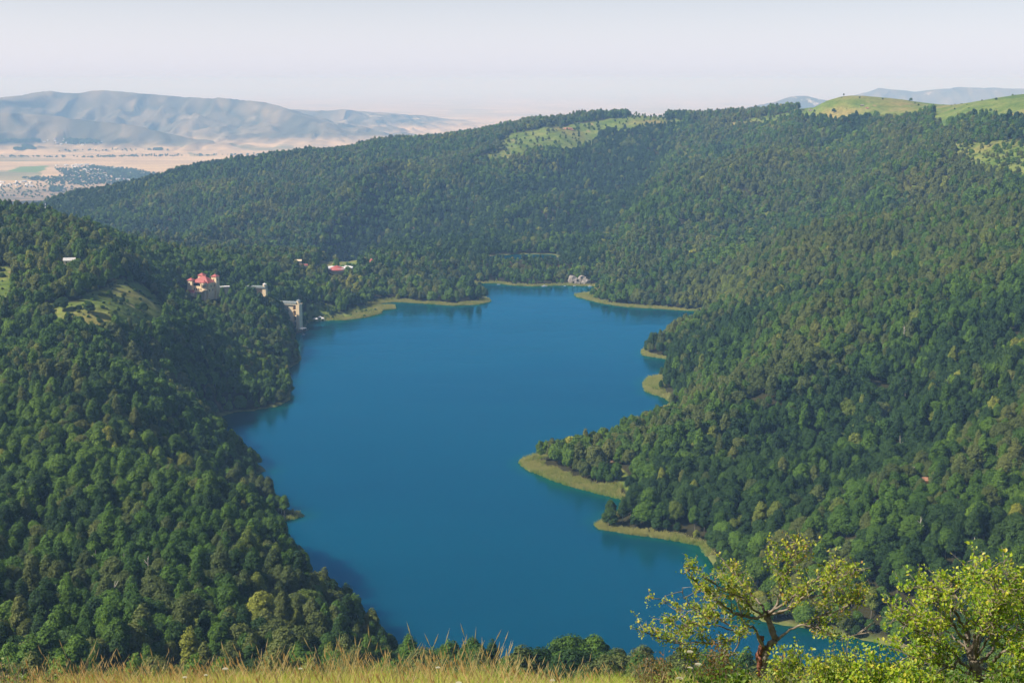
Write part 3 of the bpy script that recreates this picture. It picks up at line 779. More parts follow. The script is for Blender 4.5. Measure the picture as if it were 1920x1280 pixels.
# only land the photograph's side of the mountain can show: drop trees far below the sight line over nearer ground
_ang = (HU - H) / np.exp(LDH)[None, :]
_mx = np.maximum.accumulate(_ang, 1)
def hidden_by(x, y, z, back=8):
    d = np.hypot(x, y); th = np.arctan2(x, y)
    i = np.clip(((th - UTH[0]) / .0021).astype(int), 0, len(UTH) - 1); j = np.clip(((np.log(d) - LDH[0]) / .0052).astype(int) - back, 0, len(LDH) - 1)
    return _mx[i, j] * d + H - z          # metres below the sight line
keepm &= hidden_by(PT[:, 0], PT[:, 1], GZ + 18) < 26
PT, D_, TH_, GZ, sd_, dens = (a[keepm] for a in (PT, D_, TH_, GZ, sd_, dens))
NT = len(PT)
TREE_FREE = []      # (x, y, r) filled by the builders below
def forest_finish():
    global PT, D_, TH_, GZ, sd_, dens, NT
    ok = np.ones(NT, bool)
    for x, y, r in TREE_FREE: ok &= np.hypot(PT[:, 0] - x, PT[:, 1] - y) > r
    PT, D_, TH_, GZ, sd_, dens = (a[ok] for a in (PT, D_, TH_, GZ, sd_, dens)); NT = len(PT)
    x, y = PT.T
    R = np.random.RandomState(11)
    def photo_row(zt):
        yy = PT[:, 1] * math.cos(PITCH) - (zt - H) * math.sin(PITCH); zz_ = PT[:, 1] * math.sin(PITCH) + (zt - H) * math.cos(PITCH)
        return 640 - FPX * zz_ / yy
    uu_ = 960 + FPX * np.tan(TH_)
    lim_ = np.interp(uu_, [560, 640, 760, 830, 940, 1000, 1200, 1300, 1500, 1920], [900, 1085, 1186, 1205, 1226, 1230, 1224, 1212, 1184, 1170])
    ok = ~((D_ < np.where(uu_ < 1250, 740, 640)) & (uu_ > 560) & (photo_row(GZ + 13) < lim_))
    ok &= ~((D_ > 2000) & (D_ < 2345) & (uu_ > 900) & (uu_ < 1052) & (photo_row(GZ + 9) < 480))
    PT, D_, TH_, GZ, sd_, dens = (a[ok] for a in (PT, D_, TH_, GZ, sd_, dens)); NT = len(PT); x, y = PT.T
    pat = fbm(x / 130, y / 130, 4, 70); pat2 = fbm(x / 60, y / 60, 3, 75)
    u = R.rand(NT)
    nearl = (D_ < 900) & (TH_ < 0)
    p_ol = np.clip((pat - .38) * 2.0, .05, .62); p_dk = np.clip((.62 - pat2) * 1.6, .05, .7)
    rl = np.where(D_ > 2200, ridged((.97 * x - .25 * y) / 300, (.25 * x + .97 * y) / 1200, 2, 21), np.where(TH_ > .03, ridged((-.55 * x + .84 * y) / 230, (.84 * x + .55 * y) / 900, 2, 31), .62))
    p_ol = np.clip(p_ol + (rl - .64) * 2.2, .04, .75); p_dk = np.clip(p_dk - (rl - .60) * 3.2, .05, .92)
    p_ye = np.clip((fbm(x / 90, y / 90, 3, 78) - .6) * 1.3, .008, .22)
    tone = np.where(u < p_ye, 3, np.where(u < p_ye + p_ol, 2, np.where(u < p_ye + p_ol + p_dk * (1 - p_ol), 1, 0)))
    sh = R.randint(0, 6, NT); q_ = R.rand(NT); sh = np.where(nearl & (q_ < .46), np.array([3, 6, 6, 7])[R.randint(0, 4, NT)], np.where(~nearl & (q_ < .07), 6, sh))
    sc = (.62 + .68 * R.rand(NT) ** 1.1) * np.where(dens < .9, .62, 1.0) * np.where(sd_ < 12, .8, 1.0) * np.where(D_ < 260, .5, 1)
    sc *= np.where((D_ > 2080) & (D_ < 2335) & (np.abs(TH_) < .05), .72, 1)
    sc *= np.where((D_ > 500) & (D_ < 700) & (TH_ > -.12) & (TH_ < .12), .72, 1)
    sxy = sc * (.72 + .36 * R.rand(NT)) * np.where(D_ > 1900, 1.0, np.where(D_ > 950, .90, 1.02))
    rot = R.rand(NT) * 2 * PI
    top = GZ + sc * 14
    hid = hidden_by(x, y, top + 0) - 0
    # also hidden by the canopy in front: compare against the tops 10 m above the ground nearer in
    inframe = (np.abs(TH_) < .352)
    vz = (top - H) / D_
    # pixel row of the top
    vy = FPX * math.cos(PITCH); 
    vis = inframe & (hid < -3) & (vz > -.447)
    cand = np.nonzero(vis)[0]; cand = cand[np.argsort(D_[cand] / (sc[cand]))]
    # canopy test along narrow bearings
    maxa = {}
    pick = []
    order = cand[np.argsort(D_[cand])]
    clear = np.zeros(NT, bool)
    for i in order:
        t = int(TH_[i] / .004); a = vz[i]
        if a > maxa.get(t, -9): clear[i] = True
        w = max(1, int(sxy[i] * 3.2 / D_[i] / .004))
        for q in range(t - w, t + w + 1):
            if a > maxa.get(q, -9): maxa[q] = a
    size = sc / D_
    order = [i for i in cand[np.argsort(-size[cand])] if clear[i]]
    pick = np.array(order[:300])
    pm = np.zeros(NT, bool); pm[pick] = True
    TONE = ['fresh green', 'dark green', 'olive brown', 'yellow green']
    FORM = ['broad domed', 'tall oval', 'wide spreading', 'slender high', 'small rounded', 'large billowing', 'tall feathery', 'narrow upright']
    for i in pick:
        l = empty('forest_tree', (x[i], y[i], GZ[i]), rot[i], cat='tree')
        l.scale = (sxy[i], sxy[i], sc[i])
        uu = 960 + FPX * math.tan(TH_[i])
        side = 'above the orange grass' if uu < 260 else 'above the yellow grass' if uu < 620 else 'at the left water edge' if uu < 1000 else 'by the near lake end' if uu < 1400 else 'behind the two foreground trees'
        l['label'] = f'{FORM[sh[i]]} {TONE[tone[i]]} tree in the forest {side}'
        l['group'] = f'{FORM[sh[i]]} {TONE[tone[i]]} trees {side}'
        c = bpy.data.objects.new('crown', PROTO[0, int(sh[i]), int(tone[i])]); link(c, l)
        t = bpy.data.objects.new('trunk', TRUNKS[int(sh[i])]); link(t, l)
    # low scrub scattered over the open ground
    sp_ = []
    RB = np.random.RandomState(77)
    for (pw, dn_), cnt in zip(CLEAR, (150, 50, 420, 25, 60, 420, 260, 160, 10, 20, 5, 60, 60, 14, 2, 6)):
        x0, y0 = pw.min(0); x1, y1 = pw.max(0)
        q = RB.uniform(0, 1, (cnt * 3, 2)) * (x1 - x0, y1 - y0) + (x0, y0)
        q = q[(signed_dist(q[:, 0], q[:, 1], pw) < 6)]; q = q[vn(q[:, 0] / 30, q[:, 1] / 30, 91) * 1.3 > RB.rand(len(q))][:cnt]
        q = q[(np.hypot(q[:, 0], q[:, 1]) < 4300) & (np.abs(np.arctan2(q[:, 0], q[:, 1])) < .5)]
        sp_.append(q)
    sp_ = np.concatenate(sp_); ns_ = len(sp_); sz_ = RB.uniform(.09, .30, ns_) ** 1.0 * (1 + .5 * (RB.rand(ns_) < .1))
    # the rest of the forest: one object of points carrying the trees
    r = ~pm; xr, yr, zr = x[r], y[r], GZ[r]
    lod = np.where(D_[r] < 1050, 0, np.where(D_[r] < 2000, 1, 2))
    idx = lod * 32 + sh[r] * 4 + tone[r]
    xr = np.concatenate([xr, sp_[:, 0]]); yr = np.concatenate([yr, sp_[:, 1]]); zr = np.concatenate([zr, ground_z(sp_[:, 0], sp_[:, 1]) - sz_ * 2.2])
    idx = np.concatenate([idx, 32 + RB.choice([2, 4, 0], ns_) * 4 + RB.choice([0, 1, 2, 3], ns_, p=[.4, .4, .1, .1])])
    RSX = np.concatenate([sxy[r], sz_ * 1.25]); RSZ = np.concatenate([sc[r], sz_]); RRT = np.concatenate([rot[r], RB.uniform(0, 6, ns_)])
    me = bpy.data.meshes.new('forest'); me.vertices.add(len(xr))
    me.vertices.foreach_set('co', np.stack([xr, yr, zr - .3], 1).astype(np.float32).ravel())
    a = me.attributes.new('idx', 'INT', 'POINT'); a.data.foreach_set('value', idx.astype(np.int32))
    a = me.attributes.new('rot', 'FLOAT_VECTOR', 'POINT'); a.data.foreach_set('vector', np.stack([R.uniform(-.06, .06, len(xr)), R.uniform(-.06, .06, len(xr)), RRT], 1).astype(np.float32).ravel())
    a = me.attributes.new('scl', 'FLOAT_VECTOR', 'POINT'); a.data.foreach_set('vector', np.stack([RSX, RSX, RSZ], 1).astype(np.float32).ravel())
    ob = bpy.data.objects.new('forest', me); link(ob)
    tag(ob, 'dense broadleaf forest covering all the slopes round the lake', kind='stuff')
    protos = {}
    for (lo, si, to), m_ in PROTO.items(): protos[lo * 32 + si * 4 + to] = (m_, TRUNKS[si] if lo == 0 else None)
    instancer(ob, protos)
    print('forest trees', NT, 'picked', len(pick), 'farthest picked', D_[pick].max())
def instancer(ob, protos):
    """geometry nodes: every point becomes the mesh its idx names"""
    ng = bpy.data.node_groups.new('scatter', 'GeometryNodeTree')
    ng.interface.new_socket('Geometry', in_out='INPUT', socket_type='NodeSocketGeometry')
    ng.interface.new_socket('Geometry', in_out='OUTPUT', socket_type='NodeSocketGeometry')
    gi = ng.nodes.new('NodeGroupInput'); go = ng.nodes.new('NodeGroupOutput'); jn = ng.nodes.new('GeometryNodeJoinGeometry')
    def na(nm, t):
        a = ng.nodes.new('GeometryNodeInputNamedAttribute'); a.data_type = t; a.inputs['Name'].default_value = nm
        return [o for o in a.outputs if o.enabled and o.name == 'Attribute'][0]
    ai, ar, as_ = na('idx', 'INT'), na('rot', 'FLOAT_VECTOR'), na('scl', 'FLOAT_VECTOR')
    e2r = ng.nodes.new('FunctionNodeEulerToRotation'); ng.links.new(ar, e2r.inputs[0])
    for k, ms in protos.items():
        cmp_ = ng.nodes.new('FunctionNodeCompare'); cmp_.data_type = 'INT'; cmp_.operation = 'EQUAL'
        ii = [s for s in cmp_.inputs if s.enabled]; ng.links.new(ai, ii[0]); ii[1].default_value = k
        ins = ng.nodes.new('GeometryNodeInstanceOnPoints')
        ng.links.new(gi.outputs[0], ins.inputs['Points']); ng.links.new(cmp_.outputs[0], ins.inputs['Selection'])
        src = []
        for m_ in ms:
            if m_ is None: continue
            po = bpy.data.objects.get('scatter source ' + m_.name) or bpy.data.objects.new('scatter source ' + m_.name, m_)
            oi = ng.nodes.new('GeometryNodeObjectInfo'); oi.inputs[0].default_value = po; src.append(oi.outputs['Geometry'])
        if len(src) == 1: ng.links.new(src[0], ins.inputs['Instance'])
        else:
            j2 = ng.nodes.new('GeometryNodeJoinGeometry')
            for s_ in src: ng.links.new(s_, j2.inputs[0])
            ng.links.new(j2.outputs[0], ins.inputs['Instance'])
        ng.links.new(e2r.outputs[0], ins.inputs['Rotation']); ng.links.new(as_, ins.inputs['Scale'])
        ng.links.new(ins.outputs[0], jn.inputs[0])
    ng.links.new(jn.outputs[0], go.inputs[0])
    md = ob.modifiers.new('scatter', 'NODES'); md.node_group = ng
#==PART3==
# ------------------------------------------------------------------ buildings on the far shore
M_CREAM = simple('cream render', lin(244, 220, 180), scale=.8, col2=lin(230, 202, 160))
M_CREAMW = simple('pale cream stone', lin(226, 208, 176), scale=.8, col2=lin(204, 184, 150))
M_RED = simple('red metal roofing', lin(172, 92, 84), scale=.9, col2=lin(152, 76, 70), rough=.5)
M_WHITE = simple('white paint', lin(228, 226, 220), scale=2, col2=lin(205, 203, 198), rough=.6)
M_GREYROOF = simple('weathered grey green roofing', lin(140, 148, 146), scale=.8, col2=lin(112, 122, 120))
M_DARKWIN = simple('dark window glass', lin(34, 38, 44), scale=1, rough=.15)
M_WOOD_SHADE = simple('brown deck wood and arch shade', lin(96, 78, 60), scale=2)  # jetty wood, also the painted shade behind the tower arches
M_ROCK = simple('pinkish grey rock', lin(158, 148, 136), scale=.35, col2=lin(102, 96, 90), bump=.8)
M_REDROCK = simple('reddish bare earth', lin(178, 128, 100), scale=.4, col2=lin(126, 92, 74), bump=.8)
M_TINROOF = simple('pale tin roofing', lin(204, 200, 194), scale=.4, col2=lin(176, 174, 170), rough=.45)
M_DULLRED = simple('faded red tiles', lin(160, 96, 84), scale=.5, col2=lin(132, 80, 70))
def window(b, x, y, z, w, h, face='y', m=0, arched=False):
    """thin proud pane on a wall looking along -y ('y') or +x ('x')"""
    if face == 'y':
        b.box(x - w/2, x + w/2, y - .12, y + .05, z, z + h, m)
        if arched: b.add([(x + w/2*math.cos(a), y - .12, z + h + w/2*math.sin(a)) for a in np.linspace(0, PI, 7)] , [tuple(range(6, -1, -1))], m)
    else: b.box(x - .05, x + .12, y - w/2, y + w/2, z, z + h, m)
def place(u, v, name, label, cat, rot=0, d=None, z=None, group=None, free=0):
    if z is not None: x, y = at_z(u, v, z)
    elif d is None: x, y, z = hit(u, v)
    else:
        rx, ry, rz = ray(u, v); x, y = float(rx * d), float(ry * d); z = float(H + rz * d)
    print('PLACE', name, (u, v), 'd %.0f z %.1f ground %.1f' % (math.hypot(x, y), z, float(ground_z(x, y)[0])))
    if free: TREE_FREE.append((x, y, free)); 
    if free:    # trees just in front must not hide it
        rr = math.hypot(x, y)
        for q in (1, 2, 3): TREE_FREE.append((x * (1 - q * free * .9 / rr), y * (1 - q * free * .9 / rr), free * .85))
    return empty(name, (x, y, z), rot, label=label, cat=cat, group=group)
# the red-roofed castle-like lodge
c = place(383, 551, 'castle_lodge', 'cream castle-like lodge with pink-red roofs and corner towers above the trees', 'building', rad(-22), d=1715, free=23)
b = MB(); b.box(-11, 11, -8, 8, -6, 14.5); b.build('wall', M_CREAM, c)
b = MB(); b.hip(-11, 11, -8, 8, 14.5, 21.5, 9.5, ev=.9); b.build('roof', M_RED, c)
for (x, y, h_, w_) in ((-12.5, -7.5, 17, 3.3), (-8.0, 8.5, 21, 3.4), (10.2, 9, 20.5, 3.4)):
    b = MB(); b.box(x - w_, x + w_, y - w_, y + w_, -6, h_)
    t = b.build('tower', M_CREAM, c)
    b = MB(); b.hip(x - w_, x + w_, y - w_, y + w_, h_, h_ + 3.0, w_ + .8, ev=.8); b.build('roof', M_RED, t)
    b = MB(); window(b, x, y - w_, h_ - 5, 1.1, 2.2); b.build('window', M_DARKWIN, t)
    b = MB(); window(b, x + w_, y, h_ - 5, 1.1, 2.2, 'x'); b.build('window', M_DARKWIN, t)
b = MB(); b.frustum(7, -9.5, 6.4, 15.2, 2.9, 2.9, 14); b.frustum(7, -9.5, 5.2, 6.4, 1.8, 2.9, 14); b.frustum(7, -9.5, -7, 5.2, 1.5, 1.9, 14)
TREE_FREE.append((c.location.x - 16, c.location.y - 26, 22)); TREE_FREE.append((c.location.x - 14, c.location.y - 52, 18))
t = b.build('turret', M_CREAMW, c)
b = MB(); b.frustum(7, -9.5, 15.2, 18.0, 3.4, .1, 14); b.build('roof', M_RED, t)
b = MB(); b.frustum(7, -9.5, 5.9, 6.9, 5.0, 5.0, 18); b.build('balcony', M_CREAMW, c)
for i in range(5):
    a = -PI / 2 + (i - 2) * .55
    b = MB(); b.box(7 + 2.95*math.cos(a) - .55, 7 + 2.95*math.cos(a) + .55, -9.5 + 2.95*math.sin(a) - .1, -9.5 + 2.95*math.sin(a) + .1, 9, 13); b.build('window', M_DARKWIN, c)
b = MB(); b.box(-18, -5, -15, -8, -6, 2.6); b.build('annex', M_CREAM, c)
b = MB(); b.hip(-18, -5, -15, -8.02, 2.6, 6.0, 3.4, ev=.7); b.build('annex_roof', M_RED, c)
b = MB(); b.add([(-4.5 + 5*math.cos(a), -8.15, 10.6 + 5*math.sin(a)*.9) for a in np.linspace(0, PI, 9)], [tuple(range(8, -1, -1))]); b.build('arched_window', M_DARKWIN, c)
for i in range(5):
    b = MB(); window(b, -8 + i * 3.1, -8, 5.2, 1.3, 2.6); b.build('window', M_DARKWIN, c)
for i in range(4):
    b = MB(); window(b, 11, -5 + i * 3.4, 4 + (i % 2) * 5, 1.4, 2.6, 'x'); b.build('window', M_DARKWIN, c)
for i in range(5):
    b = MB(); b.box(-3.6 + i * 1.9, -3.0 + i * 1.9, -11.6, -11.0, -4, 3.4); b.build('column', M_CREAMW, c)
b = MB(); b.box(-5, 5.5, -12, -8.02, 3.4, 4.3); b.build('terrace', M_CREAMW, c)
# lift tower at the water's edge
c = place(551.5, 612, 'lift_tower', 'tall cream tower with dark stacked arches rising from the water edge', 'tower', rad(-13), d=1738, free=7)
b = MB(); b.box(-24, -1.0, 0, 9, 6, 27.5); b.box(-6.5, -1.0, 0, 9, -3, 6); b.build('wall', M_CREAM, c)
b = MB(); b.box(3.2, 7.6, -1.2, 9, -3, 27.5); b.build('pillar', M_CREAM, c)
for i in range(5):
    z0 = 27.5 - i * 6.9
    b = MB(); n_ = 10; xs = np.linspace(-1, 3.2, n_)
    top = [(x, z0) for x in xs]; bot = [(x, z0 - .8 - 1.7 * (1 - math.sqrt(max(0, 1 - ((x - 1.1) / 2.1) ** 2)))) for x in xs]
    for a in range(n_ - 1):
        (xa, za), (xb, zb) = top[a], top[a + 1]; (xc, zc), (xd, zd) = bot[a], bot[a + 1]
        b.add([(xc, 0, zc), (xd, 0, zd), (xb, 0, zb), (xa, 0, za), (xc, 7, zc), (xd, 7, zd), (xb, 7, zb), (xa, 7, za)], [(0,1,2,3), (7,6,5,4), (4,5,1,0), (3,2,6,7)])
    if i < 4: b.build('arch', M_CREAM, c)
b = MB(); b.box(-1, 3.2, 7.02, 7.4, -3, 27.4); b.build('arch_shade_wall', M_WOOD_SHADE, c)  # dark brown sheet: the shade inside the arches is put into its colour
for i in range(3):
    b = MB(); window(b, -7.5 - i * 2.4, 0, 14, .8, 10.5); b.build('window', M_DARKWIN, c)
b = MB(); b.box(-25.5, 3.5, -1.0, 10, 27.6, 29.8); b.build('gallery_roof', M_GREYROOF, c)
b = MB(); b.box(-25.5, 8.0, -1.3, 10.2, 26.9, 27.55); b.build('cornice', M_CREAMW, c)
b = MB(); b.frustum(5.4, 3, 27.5, 31.8, 2.3, 2.3, 14); t = b.build('turret', M_CREAMW, c)
b = MB(); b.frustum(5.4, 3, 31.8, 33.3, 2.8, .4, 14); b.build('roof', M_GREYROOF, t)
# upper gallery bridge above it
c = place(495, 550, 'viewing_gallery', 'long grey-roofed cream gallery with round end turret above the forest', 'building', rad(-13), d=1722, free=8)
b = MB(); b.box(-21, -18.3, -2, 3, -30, 6.5); b.box(-21, 3, 3.02, 4, -30, 6.5); b.build('wall', M_CREAM, c)
b = MB(); b.box(-1.2, 3.2, -2, 3, -30, 6.5); b.build('pillar', M_CREAM, c)
b = MB(); b.box(-22.5, 3.3, -2.8, 4.6, 6.6, 8.6); b.build('gallery_roof', M_GREYROOF, c)
b = MB(); b.box(-28, -22.6, -2, 3, 3.6, 4.3); b.box(-28,-27.4,-2,-1.4,-30,3.6); b.build('canopy', M_WHITE, c)
b = MB(); b.frustum(1.2, 0, 6.5, 11.2, 2.2, 2.2, 14); t = b.build('turret', M_CREAMW, c)
b = MB(); b.frustum(1.2, 0, 11.2, 12.6, 2.7, .4, 14); b.build('roof', M_WHITE, t)
# white annex between
c = place(418, 543, 'flat_roofed_building', 'low white flat-roofed building just right of the red-roofed lodge', 'building', rad(14), d=1725, free=7)
b = MB(); b.box(-4, 7, -3, 4, -5, 3.4); b.build('wall', M_CREAMW, c)
b = MB(); b.box(-5, 8, -4, 5, 3.4, 4.0); b.build('roof', M_WHITE, c)
b = MB(); b.box(-9, -5.1, -3, 3, .8, 1.3); b.box(-8.6,-8.2,-2.6,-2.2,-5,.8); b.build('canopy', M_WHITE, c)
# domed pavilion restaurant
c = place(632, 514, 'round_pavilion', 'round pavilion with a wide red roof and white terrace ring among trees', 'building', rad(-8), free=19)
gz_ = c.location.z
b = MB(); b.frustum(0, 0, -5, 5.2, 9.2, 11.5, 20); b.build('wall', M_CREAMW, c)
b = MB(); b.frustum(0, 0, 6.9, 12.2, 15.5, .4, 24); b.build('roof', M_RED, c)
b = MB(); b.frustum(0, 0, 5.2, 6.9, 10.5, 10.5, 20); b.build('window_band', M_DARKWIN, c)
for i in range(12):
    a = 2*PI*i/12; b = MB(); b.frustum(11.4*math.cos(a), 11.4*math.sin(a), 5.2, 6.9, .45, .45, 6); b.build('column', M_CREAMW, c)
b = MB(); b.frustum(1, 9, 4, 8.6, 20, 20, 28); b.build('terrace', M_WHITE, c)
b = MB(); b.box(12, 28, 0, 7, 0, 4.2); b.build('wing', M_CREAMW, c)
b = MB(); b.box(11.5, 29, -.6, 7.6, 4.2, 4.8); b.build('wing_roof', M_TINROOF, c)
b = MB(); b.box(-20, -12, 2, 7, 1, 4.6); b.build('wing', M_CREAMW, c)
# little red pagoda summerhouse
c = place(697, 503, 'gazebo', 'small white gazebo with a tiered bright red roof on the wooded hill', 'gazebo', 0, free=9); c.location.z += 4
b = MB(); b.frustum(0, 0, -9, 4.2, 3.6, 3.6, 8); b.build('wall', M_WHITE, c)
b = MB(); b.frustum(0, 0, 4.2, 6.8, 5.2, 2.2, 8); b.frustum(0, 0, 6.8, 7.6, 1.9, 1.9, 8); b.frustum(0, 0, 7.6, 10.0, 2.8, .2, 8); b.build('roof', M_RED, c)
for i in range(3): 
    b = MB(); window(b, -1.2 + i*1.2, -3.4, 1, .7, 2.2); b.build('window', M_DARKWIN, c)
# small houses in the woods
def hut(u, v, w, dp, h, roof, label, rot=0, free=6, wall=None, cat='house', hr=2.0):
    c = place(u, v, 'forest_house', label, cat, rot, free=free); c.location.z += 2.5
    b = MB(); b.box(-w/2, w/2, -dp/2, dp/2, -7, h); b.build('wall', wall or M_CREAMW, c)
    b = MB(); b.gable(-w/2, w/2, -dp/2, dp/2, h + .01, h + hr, ev=.6); b.build('roof', roof, c)
    for wx in (-w*.25, w*.2):
        b = MB(); window(b, wx, -dp/2, h*.35, 1.1, 1.2); b.build('window', M_DARKWIN, c)
hut(131, 500, 11, 7, 3.6, M_TINROOF, 'lone pale-roofed house in a gap on the left hill', .2, 10, hr=2.6)
hut(373, 496, 13, 6, 3, M_TINROOF, 'long pale shed in the trees above the red-roofed lodge', 0, 8)
hut(531, 498, 9, 5, 3, M_WHITE, 'small white-roofed house on the plateau left of the clearing', 0, 8)
hut(556, 497, 14, 7, 3.5, M_CREAMW, 'cream building with a terrace at the plateau clearing', .1, 9)
hut(571, 508, 8, 7, 4, M_DULLRED, 'small house with a faded red roof below the clearing', .4, 7)
hut(590, 497, 9, 6, 3, M_GREYROOF, 'grey-roofed hut at the edge of the lawn left of the pavilion', 0, 8)
# communications mast on the left crest
c = place(86, 403, 'radio_mast', 'slim pale lattice radio mast on the left wooded crest', 'mast', 0, free=4)
b = MB()
for sx, sy in ((-1,-1),(1,-1),(1,1),(-1,1)): b.tube([(sx*1.1, sy*1.1, -8), (sx*.5, sy*.5, 20)], [.16, .12], 5)
for i in range(14):
    z0 = -6 + i * 1.85; r0 = 1.1 - (z0 + 8) / 28 * .6; r1 = 1.1 - (z0 + 9.85) / 28 * .6
    for (a, a2) in (((-1,-1),(1,-1)), ((1,-1),(1,1)), ((1,1),(-1,1)), ((-1,1),(-1,-1))):
        b.tube([(a[0]*r0, a[1]*r0, z0), (a2[0]*r1, a2[1]*r1, z0 + 1.85)], [.09, .09], 4)
b.build('lattice', M_GREYROOF, c)
b = MB(); b.frustum(0, 0, 9.5, 12, 1.25, 1.25, 12); b.build('platform', M_WHITE, c)
b = MB(); b.frustum(.7, -.9, 14.6, 16.4, 1.0, 1.0, 12); b.build('dish', M_WHITE, c)
b = MB(); b.tube([(0, 0, 20), (0, 0, 25)], [.14, .07], 5); b.build('antenna', M_WHITE, c)
c.scale.z = (H + float(ray(86, 371)[2]) * math.hypot(c.location.x, c.location.y) - c.location.z) / 25.0; print('mast', c.scale.z, c.location)
# waterside: deck, tents, boats
c = place(561, 621, 'jetty', 'dark wooden jetty deck with a white awning at the tower foot', 'jetty', rad(58), z=.8)
b = MB(); b.box(-13, 13, -4, 4, -.2, .35); b.build('deck', M_WOOD_SHADE, c)
for i in range(5):
    for s_ in (-1, 1):
        b = MB(); b.tube([(-11 + i*5.5, s_*3.6, -4), (-11 + i*5.5, s_*3.6, 1.3)], [.2, .2], 6); b.build('pile', M_WOOD_SHADE, c)
b = MB(); b.box(2, 10, -3.2, 3.2, 3.0, 3.25); t = b.build('awning', M_WHITE, c)
for x in (2.3, 9.7):
    for y in (-3, 3):
        b = MB(); b.tube([(x, y, .35), (x, y, 3.0)], [.1, .1], 5); b.build('post', M_WHITE, t)
b = MB(); b.tube([(-13, -4, 1.3), (13, -4, 1.3)], [.09, .09], 5); b.build('railing', M_WHITE, c)
def tent(u, v, w, label, rot=0):
    c = place(u, v, 'canopy_tent', label, 'tent', rot, z=1.4, free=6)
    b = MB(); b.hip(-w/2, w/2, -w*.35, w*.35, 2.4, 4.0, w*.3); b.build('roof', M_WHITE, c)
    for sx in (-1, 1):
        for sy in (-1, 1):
            b = MB(); b.tube([(sx*w*.46, sy*w*.32, -1), (sx*w*.46, sy*w*.32, 2.4)], [.1, .1], 5); b.build('pole', M_WHITE, c)
tent(572, 599, 5, 'white shade tent at the wooded shore beside the cream tower', .3)
tent(592, 601, 6.5, 'largest white canopy tent on the grassy shore right of the tower', -.2)
tent(600, 598.5, 5, 'middle white canopy tent on the grassy shore right of the tower', .5)
tent(605, 600.5, 4, 'small white canopy tent at the right end of the tent row', .1)
def boat(u, v, L, label, rot=0.0, cabin=True):
    c = place(u, v, 'boat', label, 'boat', rot, z=0.0)
    pts = []; b = MB(); n_ = 9
    for i in range(n_):
        t = i / (n_ - 1); x = (t - .5) * L; w = L * .17 * math.sin(min(1, (1.02 - t) * 2.2) * PI / 2) * (1 if t < .6 else 1)
        pts.append([(x, -w, .9), (x, -w * .7, -.2), (x, w * .7, -.2), (x, w, .9)])
    V = [q for p in pts for q in p]; F = []
    for i in range(n_ - 1):
        for j in range(3): F.append((i*4 + j, i*4 + j + 1, (i+1)*4 + j + 1, (i+1)*4 + j))
    for i in range(n_ - 1): F.append((i*4 + 3, i*4, (i+1)*4, (i+1)*4 + 3))
    F.append((0, 3, 2, 1)); b.add(V, F); b.build('hull', M_WHITE, c)
    if cabin:
        b = MB(); b.box(-L*.2, L*.1, -L*.1, L*.1, .92, 2.3); b.build('cabin', M_WHITE, c)
        b = MB(); b.box(-L*.18, L*.08, -L*.1 - .04, L*.1 + .04, 1.45, 1.95); b.build('window', M_DARKWIN, c)
boat(1021, 537.2, 8, 'white cabin boat moored off the reedy far shore', .1)
boat(1059, 536.6, 3.4, 'tiny white rowing boat left of the grey shore rocks', 0, False)
boat(1077, 536.8, 4, 'small white boat below the grey shore rocks', .2, False)
boat(1106, 537.5, 6, 'white boat at the right end of the shore rocks', -.1)
boat(569.5, 628, 4.5, 'small pale boat floating off the wooden jetty', .8)
boat(935, 533.8, 5, 'low white boat at the left end of the far reedy shore', .05, False)
# rocks
def rock(u, v, s, mat, label, seed, sz=1.0, free=0, d=None, name='rock_outcrop', grp=None):
    c = None; x, y, z = hit(u, v) if d is None else (None,)*3
    if free:
        TREE_FREE.append((x, y, free)); rr = math.hypot(x, y)
        TREE_FREE.append((x * (1 - free * .9 / rr), y * (1 - free * .9 / rr), free * .8))
    R = np.random.RandomState(seed); V = IV.copy()
    F = IF; nz = 1 + (R.rand(len(V), 1) - .5) * .75; V = V * nz
    V = np.sign(V) * np.abs(V) ** .8 * (s, s * .7, s * .75 * sz)
    me = np_mesh(name, V, F, [mat]); o = bpy.data.objects.new(name, me); o.location = (x, y, z + s * .25 * sz)
    link(o); tag(o, label, 'rock', grp)
rock(1074, 530, 6.5, M_ROCK, 'tall pale cleft rock at the left of the far shore cliff', 1, 1.5, 8)
rock(1082, 534, 5, M_ROCK, 'broad low boulder between the two far shore cliffs', 2, .8, 6)
rock(1091, 528, 6.5, M_ROCK, 'grey split cliff rock at the middle of the far shore', 3, 1.5, 8)
rock(1098, 533, 7, M_ROCK, 'dark grey blocky rock at the right of the far shore cliff', 4, 1.1, 7)
rock(1322, 487, 6.5, M_ROCK, 'tall narrow pale rock at the left of the hillside outcrop', 5, 1.9, 10)
rock(1339, 481, 6.5, M_ROCK, 'small pointed rock left of the largest hillside rock', 6, 1.2, 9)
rock(1356, 483, 9.5, M_ROCK, 'largest sloping pink-grey rock of the hillside outcrop', 7, .85, 12)
rock(1347, 485, 5, M_ROCK, 'low rock tucked below the largest hillside rock', 8, .7, 7)
rock(1370, 478, 7, M_ROCK, 'thin pale rock to the right of the largest hillside rock', 9, .5, 8)
rock(1385, 482, 5, M_ROCK, 'small white rock at the right end of the hillside outcrop', 10, 1.1, 7)
rock(1281, 497, 8, M_ROCK, 'flat pale rock low on the wooded slope left of the outcrop', 11, .5, 8)
rock(1301, 487, 4, M_ROCK, 'tiny white rock between the flat rock and the outcrop', 12, 1.2, 6)
rock(1731, 910, 4.5, M_REDROCK, 'brownish crag showing between trees on the right slope', 13, 1.1, 7)
rock(1741, 921, 3.5, M_REDROCK, 'smaller reddish crag just below the brownish crag', 14, 1.0, 5)
rock(1816, 944, 2.8, M_REDROCK, 'orange earth scar in a dark gap of the right slope', 15, .9, 4)
